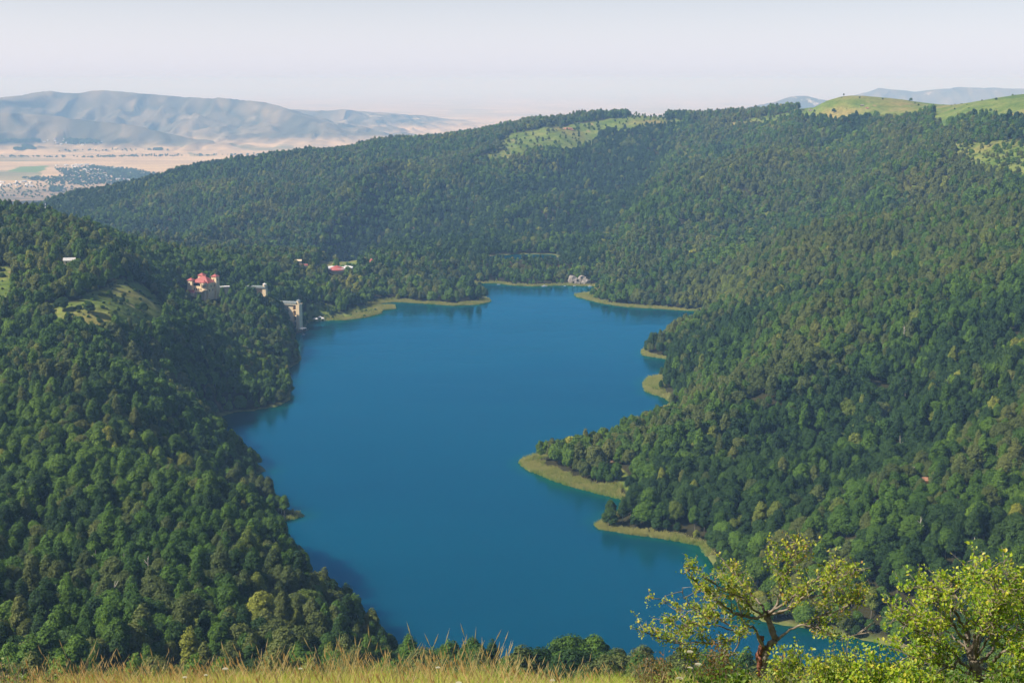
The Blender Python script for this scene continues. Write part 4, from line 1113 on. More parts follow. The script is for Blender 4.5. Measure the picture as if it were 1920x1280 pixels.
rock(1876, 986, 2.8, M_REDROCK, 'orange earth patch beside the lowest right tree gap', 16, .9, 4)
rock(1578, 1048, 3.6, M_REDROCK, 'pinkish earth slide above the gnarled foreground tree', 17, 1.2, 6)
rock(1632, 978, 3.2, M_REDROCK, 'small pinkish crag left of the deep gap on the right slope', 18, 1.0, 5)
rock(803, 484, 6, M_ROCK, 'pale rock poking out of the plateau wood by the isthmus', 19, .8, 7)
rock(1617, 199, 5, M_ROCK, 'upper pale boulder on the green hilltop', 20, .6)
rock(1626, 205, 4, M_REDROCK, 'lower reddish boulder on the green hilltop', 21, .6)
rock(1521, 209, 5, M_ROCK, 'grey rock at the left foot of the green hilltop', 22, .7)
rock(1065, 243, 16, M_REDROCK, 'brown bare patch rock on the far ridge meadow', 23, .3)
rock(680, 763, 1, M_ROCK, 'x', 24) if False else None
# dead standing trunks
def dead_tree(u, v, h, lean, seed):
    x, y, z = hit(u, v)
    R = random.Random(seed); b = MB(); l = lean * h
    b.tube([(0, 0, -2), (l*.2, 0, h*.35), (l*.5, .1, h*.7), (l, 0, h)], [.42, .36, .26, .08], 6)
    for i in range(4):
        t = R.uniform(.5, .92); a = R.uniform(0, 2*PI); q = h * R.uniform(.12, .2)
        b.tube([(l*t, 0, h*t), (l*t + q*math.cos(a), q*math.sin(a), h*t + q*.8)], [.14, .04], 4)
    o = b.build('dead_tree', M_PALEBARK, loc=(x, y, z))
    TREE_FREE.append((x * .996, y * .996, 4.0)); TREE_FREE.append((x, y, 2.5))
    return o
DT = [(1694,648,17,0,'bleached bare trunk upright on the upper right slope'),(1697,752,20,-.06,'tallest bleached bare trunk leaning left on the right slope'),
 (1575,858,12,0,'short pale trunk nearest the peninsula on the right slope'),(1687,860,17,-.04,'forked pale trunk in the middle of the right slope'),
 (1710,912,13,0,'pale trunk standing beside the brownish crag'),(1795,905,14,.06,'slightly leaning pale trunk right of the brownish crag'),
 (1826,437,14,0,'pale trunk left of the pair high on the right slope'),(1858,440,14,0,'pale trunk at the right of the pair high on the right slope'),
 (1817,452,12,0,'thin pale trunk just below the pair high on the right slope'),(1868,972,13,.03,'pale trunk above the lowest right tree gap'),
 (1724,1020,16,0,'slim pale trunk low on the right slope'),(1646,520,12,0,'pale trunk at the upper middle of the right slope'),
 (251,1170,18,.04,'pale trunk standing tallest in the near left forest'),(209,1168,19,.14,'leaning pale trunk in the near left forest'),
 (280,1108,16,0,'pale fork-topped trunk right of the near left forest group'),(105,1170,16,0,'thin grey trunk above the orange grass at far left'),
 (184,1092,16,-.03,'upper thin grey trunk of the near left forest'),(75,1168,15,.1,'grey dead trunk at the far left of the near forest'),
 (234,1092,14,.02,'short grey trunk beside the fork-topped one in the left forest'),(166,945,12,.05,'pale trunk halfway up the left forest'),(318,936,8,.35,'white fallen-looking trunk leaning sharply in the left forest'),
 (352,790,12,0,'pale trunk among olive trees on the left slope')]
for i, (u, v, h_, l_, lb) in enumerate(DT): tag(dead_tree(u, v, h_, l_, i), lb, 'dead tree', 'bleached dead trunks in the forest')
# single trees out on open ground
def field_tree(u, v, s, tone, shp, label, grp, push=1.0, dmin=100):
    x, y, z = hit(u, v, dmin, push)
    l = empty('field_tree', (x, y, z), u * .7, label=label, cat='tree', group=grp); l.scale = (s * 1.1, s * 1.1, s)
    d = math.hypot(x, y); lod = 0 if d < 1500 else 1
    link(bpy.data.objects.new('crown', PROTO[lod, shp, tone]), l); link(bpy.data.objects.new('trunk', TRUNKS[shp]), l)
G1 = 'single trees on the left clearing'
for a in ((168,590,.75,1,0,'dark upright tree at the left part of the left clearing'), (230,570,.55,1,4,'small round dark tree on the upper middle of the left clearing'),
 (268,585,.68,1,2,'wide dark tree right of the middle of the left clearing'), (118,584,.8,1,5,'large dark tree at the left edge of the left clearing'),
 (222,628,.85,0,2,'broad green tree at the lower edge of the left clearing'), (205,556,.5,0,4,'smallest green tree at the top edge of the left clearing'),
 (300,566,.6,1,0,'dark tree at the right corner of the left clearing'), (62,560,.8,1,0,'dark tree between the two grassy spots on the far left hill'),
 (30,530,.6,1,4,'dark bushy tree at the right edge of the leftmost grassy spot')): field_tree(*a[:5], a[5], G1)
G2 = 'bushes on the green hilltops'
for a in ((1582,181.5,.4,1,3,'tiny dark tree on the left brow of the green hilltop'), (1612,185,.36,1,4,'second dark bush along the green skyline'),
 (1655,188.5,.38,1,4,'third dark bush just below the green skyline'), (1708,189.5,.5,1,2,'low wide bush on the middle of the green skyline'),
 (1760,192,.48,1,2,'low dark bush on the saddle of the green skyline'), (1833,186,.85,1,5,'largest dark tree on the green skyline'),
 (1563,212,.7,1,0,'dark tree at the lower left slope of the green hilltop'), (1527,212,.5,1,4,'small bush at the far left foot of the green hilltop'),
 (1641,213,.5,0,4,'green bush below the boulders of the green hilltop'), (1706,216,.55,0,4,'green bush at the lower right of the first hilltop'),
 (1790,206,.3,1,4,'tiny bush on the second green hill'), (1893,222,.5,1,0,'dark bush at the right edge of the second green hill'), (1915,218,.5,1,4,'dark bush nearest the right border of the second green hill')):
    field_tree(*a[:5], a[5], G2, 1.0, 2300)
field_tree(1157, 893, .55, 3, 4, 'light yellow-green bush on the small grassy gap of the peninsula', None)
field_tree(1138, 905, .75, 0, 2, 'round green tree at the back of the peninsula reed bank', None)

# ------------------------------------------------------------------ reeds along the shore
def tuft_mesh(name, seed, nb, h, rad_, wd, mats, lean=.25, head=0.0, headm=1, segs=3):
    """a tuft of tapering bent blades, some of them stalks with seed heads"""
    R = np.random.RandomState(seed); V = []; F = []; MI = []; b = 0
    for i in range(nb):
        a = R.rand() * 2 * PI; r = rad_ * math.sqrt(R.rand()); x, y = r * math.cos(a), r * math.sin(a)
        hh = h * R.uniform(.5, 1.0); la = R.rand() * 2 * PI + 0; ln = lean * R.uniform(.3, 1.3) * hh; fa = R.rand() * PI
        wx, wy = math.cos(fa) * wd, math.sin(fa) * wd
        stalk = R.rand() < head
        for s in range(segs + 1):
            t = s / segs; w = (1 - t ** 1.5) if not stalk else .45
            cx, cy, cz = x + math.cos(la) * ln * t * t, y + math.sin(la) * ln * t * t, hh * t * (1.12 if stalk else 1)
            V += [(cx - wx * w, cy - wy * w, cz), (cx + wx * w + 1e-4, cy + wy * w, cz)]
        for s in range(segs):
            F.append((b + 2*s, b + 2*s + 1, b + 2*s + 3, b + 2*s + 2)); MI.append(0 if not stalk else headm)
        b += 2 * (segs + 1)
        if stalk:
            L = hh * R.uniform(.10, .2); hw = wd * R.uniform(1.3, 2.6); dx, dy = math.cos(la) * .5, math.sin(la) * .5
            for q in (0, PI / 2):
                ox, oy = math.cos(fa + q) * hw, math.sin(fa + q) * hw
                V += [(cx, cy, cz - L*.1), (cx + dx*L*.45 - ox, cy + dy*L*.45 - oy, cz + L*.4), (cx + dx*L, cy + dy*L, cz + L), (cx + dx*L*.45 + ox, cy + dy*L*.45 + oy, cz + L*.4)]
                F.append((b, b+1, b+2, b+3)); MI.append(headm); b += 4
    return np_mesh(name, np.array(V), np.array(F), mats, MI)
def blade_mat(name, a, b, trans=.35, stops=(.2, .8)):
    m, nt, out = newmat(name)
    oi = nd(nt, 'ShaderNodeObjectInfo'); tc = nd(nt, 'ShaderNodeTexCoord')
    f = noise(nt, tc.outputs['Object'], 7.0, 2)
    ad = nd(nt, 'ShaderNodeMath', operation='MULTIPLY_ADD', i_1=.5); nt.links.new(oi.outputs['Random'], ad.inputs[0])
    m2 = nd(nt, 'ShaderNodeMath', operation='MULTIPLY', i_1=.5); nt.links.new(f, m2.inputs[0]); nt.links.new(m2.outputs[0], ad.inputs[2])
    c = ramp(nt, ad.outputs[0], [(stops[0], a), (stops[1], b)])
    p = nd(nt, 'ShaderNodeBsdfPrincipled', i_Roughness=.6); p.inputs['Specular IOR Level'].default_value = .3; nt.links.new(c, p.inputs['Base Color'])
    t = nd(nt, 'ShaderNodeBsdfTranslucent'); nt.links.new(c, t.inputs[0])
    mx = nd(nt, 'ShaderNodeMixShader', i_0=trans); nt.links.new(p.outputs[0], mx.inputs[1]); nt.links.new(t.outputs[0], mx.inputs[2])
    nt.links.new(mx.outputs[0], out.inputs[0]); return m
M_REEDG = blade_mat('green reed', lin(116, 142, 50), lin(156, 170, 76)); M_REEDT = blade_mat('tan reed', lin(160, 160, 88), lin(188, 184, 112))
def points_object(name, label, P3, idx, rot, scl, protos):
    me = bpy.data.meshes.new(name); me.vertices.add(len(P3)); me.vertices.foreach_set('co', np.asarray(P3, np.float32).ravel())
    a = me.attributes.new('idx', 'INT', 'POINT'); a.data.foreach_set('value', np.asarray(idx, np.int32))
    a = me.attributes.new('rot', 'FLOAT_VECTOR', 'POINT'); a.data.foreach_set('vector', np.asarray(rot, np.float32).ravel())
    a = me.attributes.new('scl', 'FLOAT_VECTOR', 'POINT'); a.data.foreach_set('vector', np.asarray(scl, np.float32).ravel())
    ob = bpy.data.objects.new(name, me); link(ob); tag(ob, label, kind='stuff'); instancer(ob, protos); return ob
pp = []
for (x, y, r, w) in RC:
    m_ = int(r * r * 4 * .55); q = np.random.RandomState(int(r + x) % 1000).uniform(-1.2 * r, 1.2 * r, (m_, 2)) + (x, y)
    s = signed_dist(q[:, 0], q[:, 1], LAKE); dd = np.hypot(q[:, 0] - x, q[:, 1] - y) / r
    pp.append(np.column_stack([q, s])[(s > -1.5) & (s < np.maximum(3, w * np.clip(1.6 - dd, 0, 1) * .92) * (.05 + 1.8 * fbm(q[:, 0] / 16, q[:, 1] / 16, 3, 19))) & (dd < 1.2)])
pp = np.concatenate(pp); R = np.random.RandomState(4); k = len(pp)
rb = [tuft_mesh(f'reed tuft {i}', 50 + i, 26, 2.4, 1.1, .10, [(M_REEDG, M_REEDT)[i % 2], M_REEDT], .25, .2) for i in range(4)]
tn = (fbm(pp[:, 0] / 14, pp[:, 1] / 14, 3, 6) + (.35 - np.abs(pp[:, 2] - 3) * .03) * .8 > .62).astype(int)
points_object('reeds', 'yellow-green reeds fringing the lake shore', np.column_stack([pp[:, :2], np.maximum(ground_z(pp[:, 0], pp[:, 1]), -.2) - .1]), R.randint(0, 2, k) * 2 + tn,
    np.column_stack([R.uniform(-.1, .1, (k, 2)), R.uniform(0, 6.28, k)]), np.repeat(R.uniform(.6, 1.25, (k, 1)), 3, 1), {i: (m_, ) for i, m_ in enumerate(rb)})

# ------------------------------------------------------------------ villages and woods of the plain
R = random.Random(21)
def house_mesh(w, dpt, h, roof):
    b = MB(); b.box(-w/2, w/2, -dpt/2, dpt/2, -2, h, 0); b.gable(-w/2, w/2, -dpt/2, dpt/2, h + .02, h + w*.18, 1, ev=.7)
    me = bpy.data.meshes.new('village_house'); me.from_pydata(b.v, [], b.f); me.materials.append(M_WHITE); me.materials.append(roof)
    me.polygons.foreach_set('material_index', b.m); me.update(); return me
HM = [house_mesh(17, 11, 5, M_TINROOF), house_mesh(13, 11, 6, M_WHITE), house_mesh(24, 11, 4.5, M_TINROOF), house_mesh(15, 10, 5, M_DULLRED)]
HN = ['grey-roofed', 'white-roofed', 'long pale-roofed', 'red-roofed']
VIL = [('in the nearer village of the plain', [(100,312),(180,308),(250,318),(330,336),(318,348),(260,342),(200,335),(115,322)], 88, 6000),
       ('in the hamlet at the left edge of the plain', [(-20,340),(62,342),(60,351),(-20,351)], 20, 6000),
       ('in the farther village below the mountains', [(76,263),(120,263),(192,268),(186,273),(130,274),(80,267)], 24, 9000)]
def in_poly(px, n_, R):
    xs = [p[0] for p in px]; ys = [p[1] for p in px]; out = []
    pa = np.array(px, float)
    while len(out) < n_:
        u, v = R.uniform(min(xs), max(xs)), R.uniform(min(ys), max(ys))
        if signed_dist(np.array([u]), np.array([v]), pa)[0] < 0: out.append((u, v))
    return out
for lab, px, n_, dm in VIL:
    for u, v in in_poly(px, n_, R):
        x, y, z = hit(u, v, dm)
        i = R.choices([0, 1, 2, 3], [4, 5, 2, .8])[0]
        o = bpy.data.objects.new('village_house', HM[i]); o.location = (x, y, z); o.rotation_euler = (0, 0, R.uniform(-.9, .9)); o.scale = (R.uniform(.8, 1.25),) * 3
        link(o); tag(o, f'tiny {HN[i]} house {lab}', 'house', f'{HN[i]} houses {lab}')
q = []
for px, n_, dm, s in (([(100,316),(140,318),(170,312),(250,318),(330,336),(300,352),(240,352),(190,346),(150,348),(90,345),(60,340),(40,334),(90,334),(120,330)], 1500, 6000, 1.0),
    ([(170,312),(250,320),(330,338),(280,346),(220,334)], 1300, 6000, .9), ([(95,350),(120,352),(112,362),(92,360)], 90, 6000, 1),
    ([(0,345),(150,345),(220,356),(100,372),(0,370)], 220, 6000, .8), ([(43,274),(50,274),(68,281),(45,281)], 260, 8500, 1.3), ([(26,280),(48,280),(48,283),(26,283)], 90, 8500, 1.2),
    ([(120,264),(170,263),(192,270),(140,272),(118,270)], 420, 9000, 1.3), ([(-10,266),(75,264),(75,268),(-10,270)], 320, 9000, 1.2), ([(0,294),(180,295),(180,296.5),(0,295.5)], 50, 8000, 1.1),
    ([(180,294),(540,290),(540,291.5),(180,296)], 170, 8000, 1.1), ([(285,281),(305,280.5),(305,283),(288,283)], 60, 8000, 1.2), ([(110,283),(320,281),(320,284),(110,286)], 40, 8000, 1.1)):
    for u, v in in_poly(px, n_, R):
        x, y, z = hit(u, v, dm); q.append((x, y, z - .5, s * R.uniform(.6, 1.1)))
q = np.array(q); k = len(q); RN = np.random.RandomState(5)
points_object('woodland', 'distant orchards and tree lines around the villages of the plain', q[:, :3], RN.randint(0, 12, k),
    np.column_stack([np.zeros((k, 2)), RN.uniform(0, 6.28, k)]), np.repeat(q[:, 3:], 3, 1) * (1.15, 1.15, .85), {si * 2 + t: (PROTO[2, si, t], ) for si in range(6) for t in range(2)})
#==PART4==
# ------------------------------------------------------------------ foreground: grass
G_Y = blade_mat('yellow green grass', lin(168, 184, 60), lin(226, 224, 112), .5); G_T = blade_mat('dry tan grass', lin(188, 152, 92), lin(222, 192, 130), .4)
G_O = blade_mat('orange dry grass', lin(182, 128, 76), lin(212, 164, 104), .4); G_G = blade_mat('fresh green grass', lin(126, 156, 46), lin(184, 198, 82), .4)
G_S = blade_mat('pinkish seed heads', lin(168, 148, 96), lin(200, 182, 128), .3)
gm = [tuft_mesh('grass tuft a', 1, 70, .62, .20, .0042, [G_Y, G_S], .45, .02), tuft_mesh('grass tuft b', 2, 70, .66, .20, .0032, [G_T, G_S], .5, .04),
      tuft_mesh('grass tuft c', 3, 70, .66, .20, .0032, [G_O, G_O], .5, .05), tuft_mesh('grass tuft d', 4, 70, .55, .20, .005, [G_G, G_Y], .5, .03),
      tuft_mesh('grass tuft e', 5, 60, .62, .22, .0044, [G_Y, G_T], .6, .04), tuft_mesh('grass tuft f', 6, 14, .84, .20, .003, [G_T, G_S], .45, .7)]
R = np.random.RandomState(3); n_ = 30000
gy = R.uniform(6.0, 23, n_); gx = R.uniform(-1, 1, n_) * (.5 * gy + 3.5)
tf = gx / gy * 2667 + 960
pat = fbm(gx / 1.4, gy / 1.4, 3, 14); u = R.rand(n_)
left = np.clip(1.15 - tf / 620, 0, 1)
right = np.clip((tf - 900) / 400, 0, 1)
idx = np.where(u < left * .55 * (pat * 1.6), 2, np.where(u < .04 + .26 * left, 1, np.where(u < .5, 0, np.where(u < .64, 4, 3))))
idx = np.where(R.rand(n_) < .06, 5, idx)
idx = np.where((R.rand(n_) < right * .5), 3, idx)
hs_ = (.62 + .65 * fbm(gx / .9, gy / .9, 3, 15)) * R.uniform(.75, 1.15, n_) * np.interp(tf, [0, 60, 400, 700, 900, 1000, 1150, 1400, 1920], [.68, .7, .76, .92, 1.0, .8, .66, .5, .5]) * 1.02
gz = height(gx, gy)
ok = ~((gy > 15) & (tf < 1100) & (R.rand(n_) < .3))
points_object('grass', 'tall dry and yellow-green meadow grass with seed heads at the brow', np.column_stack([gx, gy, gz - .02])[ok], idx[ok],
    np.column_stack([R.uniform(-.12, .12, n_), R.uniform(.0, .22, n_), R.uniform(-.6, .6, n_)])[ok], np.column_stack([np.ones(n_), np.ones(n_), hs_])[ok], {i: (m_, ) for i, m_ in enumerate(gm)})

# ------------------------------------------------------------------ foreground: leafy trees and shrubs
def fg_leaf_mat(name, stops, trans=.45):
    m, nt, out = newmat(name)
    geo = nd(nt, 'ShaderNodeNewGeometry')
    c = ramp(nt, geo.outputs['Random Per Island'], stops)
    tc = nd(nt, 'ShaderNodeTexCoord'); f = noise(nt, tc.outputs['Object'], 2.2, 3)
    c = mixc(nt, 1.0, c, ramp(nt, f, [(.35, (.78, .9, .9)), (.65, (1.15, 1.05, 1.0))]), 'MULTIPLY')
    p = nd(nt, 'ShaderNodeBsdfPrincipled', i_Roughness=.45); p.inputs['Specular IOR Level'].default_value = .4; nt.links.new(c, p.inputs['Base Color'])
    t = nd(nt, 'ShaderNodeBsdfTranslucent'); tcn = mixc(nt, 1.0, c, (1.3, 1.35, .6), 'MULTIPLY'); nt.links.new(tcn, t.inputs[0])
    mx = nd(nt, 'ShaderNodeMixShader', i_0=trans); nt.links.new(p.outputs[0], mx.inputs[1]); nt.links.new(t.outputs[0], mx.inputs[2])
    nt.links.new(mx.outputs[0], out.inputs[0]); return m
FL_A = fg_leaf_mat('yellowing leaves', [(0, lin(84, 112, 28)), (.4, lin(134, 156, 42)), (.78, lin(178, 186, 66)), (.95, lin(198, 184, 84)), (1, lin(170, 124, 60))])
FL_B = fg_leaf_mat('lime leaves', [(0, lin(84, 118, 26)), (.45, lin(138, 166, 38)), (.85, lin(184, 194, 60)), (1, lin(206, 190, 76))])
FL_C = fg_leaf_mat('fresh shrub leaves', [(0, lin(60, 88, 26)), (.5, lin(96, 126, 36)), (1, lin(142, 156, 56))])
FL_D = fg_leaf_mat('dull reddish leaves', [(0, lin(86, 84, 40)), (.5, lin(118, 98, 54)), (.8, lin(140, 96, 64)), (1, lin(120, 120, 50))])
FL_E = fg_leaf_mat('grey green leaves', [(0, lin(92, 108, 60)), (.6, lin(132, 144, 86)), (1, lin(160, 164, 106))])
M_LIMB = simple('gnarled grey bark', lin(150, 138, 120), scale=9, col2=lin(84, 72, 60), bump=.6)
M_REDBARK = simple('red brown torn bark', lin(142, 88, 66), scale=9, col2=lin(92, 60, 48), bump=.6)
def leaves_mesh(name, C, N, S, mat, seed, parent, lab=None):
    """C centres, N rough normals, S half length: one folded leaf (two quads) each"""
    R = np.random.RandomState(seed); m = len(C)
    nrm = N / (np.linalg.norm(N, axis=1)[:, None] + 1e-9)
    t = R.normal(size=(m, 3)); t -= nrm * (t * nrm).sum(1)[:, None]; t /= np.linalg.norm(t, axis=1)[:, None]
    u = np.cross(nrm, t); s = S[:, None]; w = s * R.uniform(.45, .75, (m, 1)); fold = s * R.uniform(.1, .35, (m, 1)); droop = s * R.uniform(-.1, .3, (m, 1))
    a = C - t * s; b = C + t * s - nrm * droop; mid1 = C - t * s * .25 ; mid2 = C + t * s * .35
    V = np.stack([a, mid1 + u * w + nrm * fold, mid2 + u * w * .8 + nrm * fold * .8, b, mid2 - u * w * .8 + nrm * fold * .8, mid1 - u * w + nrm * fold], 1).reshape(-1, 3)
    q = np.arange(m)[:, None] * 6
    F = np.concatenate([q + (0, 1, 2, 3), q + (0, 3, 4, 5)])
    o = bpy.data.objects.new(name, np_mesh(name, V, F, [mat])); link(o, parent); return o
def px3(u, v, d, base):
    rx, ry, rz = ray(u, v); p = np.array([float(rx * d), float(ry * d), float(H + rz * d)]); return Vector(p) - base
def gnarled_tree(name, label, base_px, d0, limbs, leafmat, leaf, twig_len, dens, seed, trunk_r, zx=True, extra=0, group=None):
    rx, ry, rz = ray(*base_px); base = Vector((float(rx * d0), float(ry * d0), float(H + rz * d0)))
    root = empty(name, base, 0, label=label, cat='tree', group=group)
    R = random.Random(seed); RNp = np.random.RandomState(seed)
    tips = []; first = True; TW = MB(); BR = None
    for (kind, r0, r1, dep, pts) in limbs:
        P_ = []
        for i, (a, b_) in enumerate(pts):
            t = i / max(1, len(pts) - 1)
            P_.append(px3(1180 + a / 2.595, 960 + b_ / 2.595, d0 + dep[0] + (dep[1] - dep[0]) * t, base))
        # smooth and roughen the path
        Q = []
        for i in range(len(P_) - 1):
            p0 = P_[max(0, i - 1)]; p1 = P_[i]; p2 = P_[i + 1]; p3 = P_[min(len(P_) - 1, i + 2)]
            for s in range(4):
                t = s / 4
                Q.append(.5 * ((2 * p1) + (p2 - p0) * t + (2 * p0 - 5 * p1 + 4 * p2 - p3) * t * t + (3 * p1 - p0 - 3 * p2 + p3) * t ** 3))
        Q.append(P_[-1]); k = len(Q)
        j = .018 if kind != 't' else .012
        Q = [q + Vector((R.uniform(-j, j), R.uniform(-j, j), R.uniform(-j, j))) if 0 < i < k - 1 else q for i, q in enumerate(Q)]
        rr = [r0 + (r1 - r0) * (i / (k - 1)) for i in range(k)]
        rr = [r * (R.uniform(.66, .88) if kind in 'tr' else R.uniform(.5, .7)) for r in rr]
        b = MB(); b.tube(Q, rr, 8 if r0 > .03 else 6)
        b.build('trunk' if kind in 'tr' else 'branch', M_REDBARK if kind == 'r' else M_LIMB, root, smooth=True)
        if kind in 'tr': continue
        L = sum((Q[i + 1] - Q[i]).length for i in range(k - 1))
        n_sub = int(L * dens * (0.25 if kind == 'd' else 1))
        for s in range(n_sub):
            t = R.uniform(.18, 1) ** .8 if kind == 'l' else R.uniform(.3, 1); i = min(k - 2, int(t * (k - 1))); p = Q[i].lerp(Q[i + 1], R.random())
            ax = (Q[i + 1] - Q[i]).normalized()
            dr = (ax * R.uniform(.1, .9) + Vector((R.gauss(0, .6), R.gauss(0, .75), R.gauss(.24 if name[0] == 'g' else .02, .42)))).normalized()
            l = twig_len * R.uniform(.4, 1.25) * (1.1 - .3 * t)
            m1 = p + dr * l * .5 + Vector((R.gauss(0, .03), R.gauss(0, .03), R.gauss(0, .03))); e = p + dr * l + Vector((R.gauss(0, .06), R.gauss(0, .06), R.gauss(0, .05)))
            TW.tube([p, m1, e], [.010, .007, .003], 4, cap=False)
            if kind == 'd': continue
            for q in range(R.randint(2, 4)):
                f = R.uniform(.25, 1); pp_ = p.lerp(m1, f * 2) if f < .5 else m1.lerp(e, f * 2 - 1)
                e2 = pp_ + Vector((R.gauss(0, .10), R.gauss(0, .12), R.gauss(.05, .07))) * (twig_len / .35)
                TW.tube([pp_, e2], [.004, .002], 3, cap=False); tips.append((e2, pp_))
            tips.append((e, m1))
    TW.build('twigs', M_LIMB, root)
    C = []; 
    for e, p in tips:
        for q in range(R.randint(leaf[1], leaf[2])):
            f = R.random() ** .6; c = p.lerp(e, f); C.append((c.x + R.gauss(0, .03), c.y + R.gauss(0, .03), c.z + R.gauss(0, .026)))
    C = np.array(C); N = RNp.normal(size=(len(C), 3)) * .6 + (-.25, -.3, .8)
    leaves_mesh('foliage', C, N, RNp.uniform(.55, 1.2, len(C)) * leaf[0], leafmat, seed, root)
    print(name, 'leaves', len(C)); return root
T1 = [('r', .085, .05, (0, 0), [(640,800),(636,740),(630,690),(640,640),(645,600)]),
 ('t', .11, .075, (0, .1), [(655,800),(652,730),(660,680),(690,640),(712,622)]),
 ('t', .075, .065, (.1, .15), [(712,622),(700,590),(688,555),(674,520),(664,492)]),
 ('l', .050, .008, (.1, -.6), [(664,495),(620,512),(580,505),(540,500),(480,470),(430,430),(375,385),(320,335),(288,280)]),
 ('l', .042, .008, (.1, .7), [(660,490),(640,450),(600,405),(545,345),(505,290),(480,250)]),
 ('l', .036, .008, (.1, -.9), [(650,500),(600,470),(560,420),(470,380),(400,340),(350,310)]),
 ('l', .046, .006, (.1, .2), [(668,490),(715,455),(735,390),(752,320),(790,270),(830,235),(862,190)]),
 ('l', .020, .004, (.2, .3), [(748,330),(722,270),(700,215),(665,165)]),
 ('l', .020, .004, (.2, -.2), [(775,285),(770,240),(790,190),(812,150)]),
 ('l', .040, .006, (.1, -.5), [(676,490),(740,455),(810,400),(880,350),(950,295),(1035,262)]),
 ('l', .040, .006, (.1, .8), [(676,495),(740,485),(800,440),(870,415),(960,390),(1060,350),(1090,300)]),
 ('l', .036, .006, (.1, -.9), [(680,500),(760,478),(840,420),(930,360),(1000,330),(1070,290)]),
 ('l', .036, .006, (.2, -.3), [(850,545),(900,515),(960,500),(1030,472),(1090,430),(1145,385)]),
 ('l', .026, .006, (.2, .6), [(940,545),(1000,510),(1060,460),(1110,420)]),
 ('l', .042, .012, (.1, -.2), [(712,625),(780,570),(850,548),(910,560),(945,575),(985,608)]),
 ('d', .018, .003, (-.2, -.3), [(985,608),(1030,617),(1090,600),(1130,580),(1170,550),(1215,508)]),
 ('l', .048, .010, (0, -.7), [(655,660),(600,560),(560,570),(530,590),(470,628),(400,640),(330,628)]),
 ('l', .026, .005, (-.3, -.8), [(400,640),(330,632),(240,640),(150,610),(100,590),(48,580)]),
 ('l', .030, .006, (0, .5), [(560,570),(500,550),(440,520),(380,490),(300,480),(220,470),(150,420)]),
 ('l', .026, .005, (-.2, -1.0), [(530,590),(460,560),(380,545),(300,540),(240,560),(200,530)]),
 ('d', .012, .003, (-.3, -.5), [(330,470),(292,450),(268,405),(256,365)]),
 ('d', .010, .003, (-.3, -.5), [(292,450),(275,420),(245,408)]),
 ('l', .028, .006, (0, -.3), [(540,600),(520,660),(500,690),(430,700),(340,690),(300,705)]),
 ('l', .030, .006, (.1, -.1), [(560,560),(545,500),(530,440),(520,370),(540,300)]),
 ('l', .026, .006, (.2, .9), [(430,430),(400,480),(360,520),(300,590),(240,620)]),
 ('l', .026, .006, (.2, 1.0), [(520,490),(440,460),(380,400),(330,380)])]
gnarled_tree('gnarled_tree', 'gnarled old tree with torn red-brown trunk and sparse yellowing leaves by the water', (1427, 1262), 24.0, T1, FL_A, (.028, 4, 6), .34, 13.0, 5, .1)
T2 = [('t', .12, .09, (0, 0), [(1700,900),(1700,830),(1690,770),(1672,720)]),
 ('t', .07, .05, (0, .2), [(1680,740),(1655,680),(1645,620),(1640,560)]),
 ('l', .045, .008, (.2, -.5), [(1640,570),(1600,510),(1560,460),(1510,410),(1450,375),(1405,355)]),
 ('l', .040, .008, (.2, .6), [(1645,580),(1640,500),(1600,430),(1570,360),(1590,300)]),
 ('l', .045, .008, (.1, -.2), [(1665,700),(1680,600),(1710,520),(1700,430),(1690,350),(1680,275)]),
 ('l', .045, .008, (0, -.8), [(1680,720),(1690,640),(1720,540),(1770,490),(1830,440),(1850,350),(1840,300)]),
 ('l', .050, .010, (0, .3), [(1690,740),(1750,690),(1800,600),(1870,520),(1930,430),(1950,350)]),
 ('l', .040, .010, (0, -1.0), [(1770,725),(1810,690),(1860,665),(1920,655),(2000,640),(2080,600)]),
 ('l', .040, .008, (0, -.6), [(1670,770),(1600,715),(1570,665),(1520,635),(1475,630)]),
 ('l', .024, .005, (-.4, -.7), [(1475,630),(1478,595),(1430,582),(1370,560),(1300,520),(1280,495)]),
 ('l', .024, .005, (-.4, -.2), [(1495,632),(1500,590),(1460,540),(1400,500),(1330,490)]),
 ('l', .030, .006, (.1, .6), [(1640,650),(1560,590),(1500,530),(1430,520),(1350,530)]),
 ('l', .034, .006, (-.1, -.9), [(1660,790),(1580,755),(1500,740),(1430,715),(1360,700)]),
 ('l', .034, .006, (0, .7), [(1650,760),(1560,700),(1480,690),(1400,670),(1340,650)]),
 ('l', .034, .006, (.1, 1.0), [(1700,760),(1800,780),(1900,770),(2000,740)]),
 ('l', .034, .006, (-.1, -1.0), [(1700,790),(1780,800),(1860,740),(1960,700),(2050,720)]),
 ('l', .034, .006, (0, -1.2), [(1690,700),(1740,620),(1780,560),(1760,460),(1780,380),(1760,310)]),
 ('l', .034, .006, (.2, 1.1), [(1690,700),(1720,600),(1800,520),(1900,480),(2000,470)]),
 ('l', .034, .006, (-.2, -1.0), [(1640,620),(1590,570),(1560,520),(1500,470),(1470,420)]),
 ('l', .030, .006, (0, .2), [(1810,690),(1860,600),(1930,560),(2010,540)]),
 ('l', .030, .006, (-.2, -.6), [(1600,715),(1540,800),(1460,820),(1400,800)])]
gnarled_tree('leafy_tree', 'dense lime-yellow small tree with forking pale limbs at the right border', (1836, 1290), 20.0, T2, FL_B, (.027, 5, 8), .36, 15.5, 9, .1)
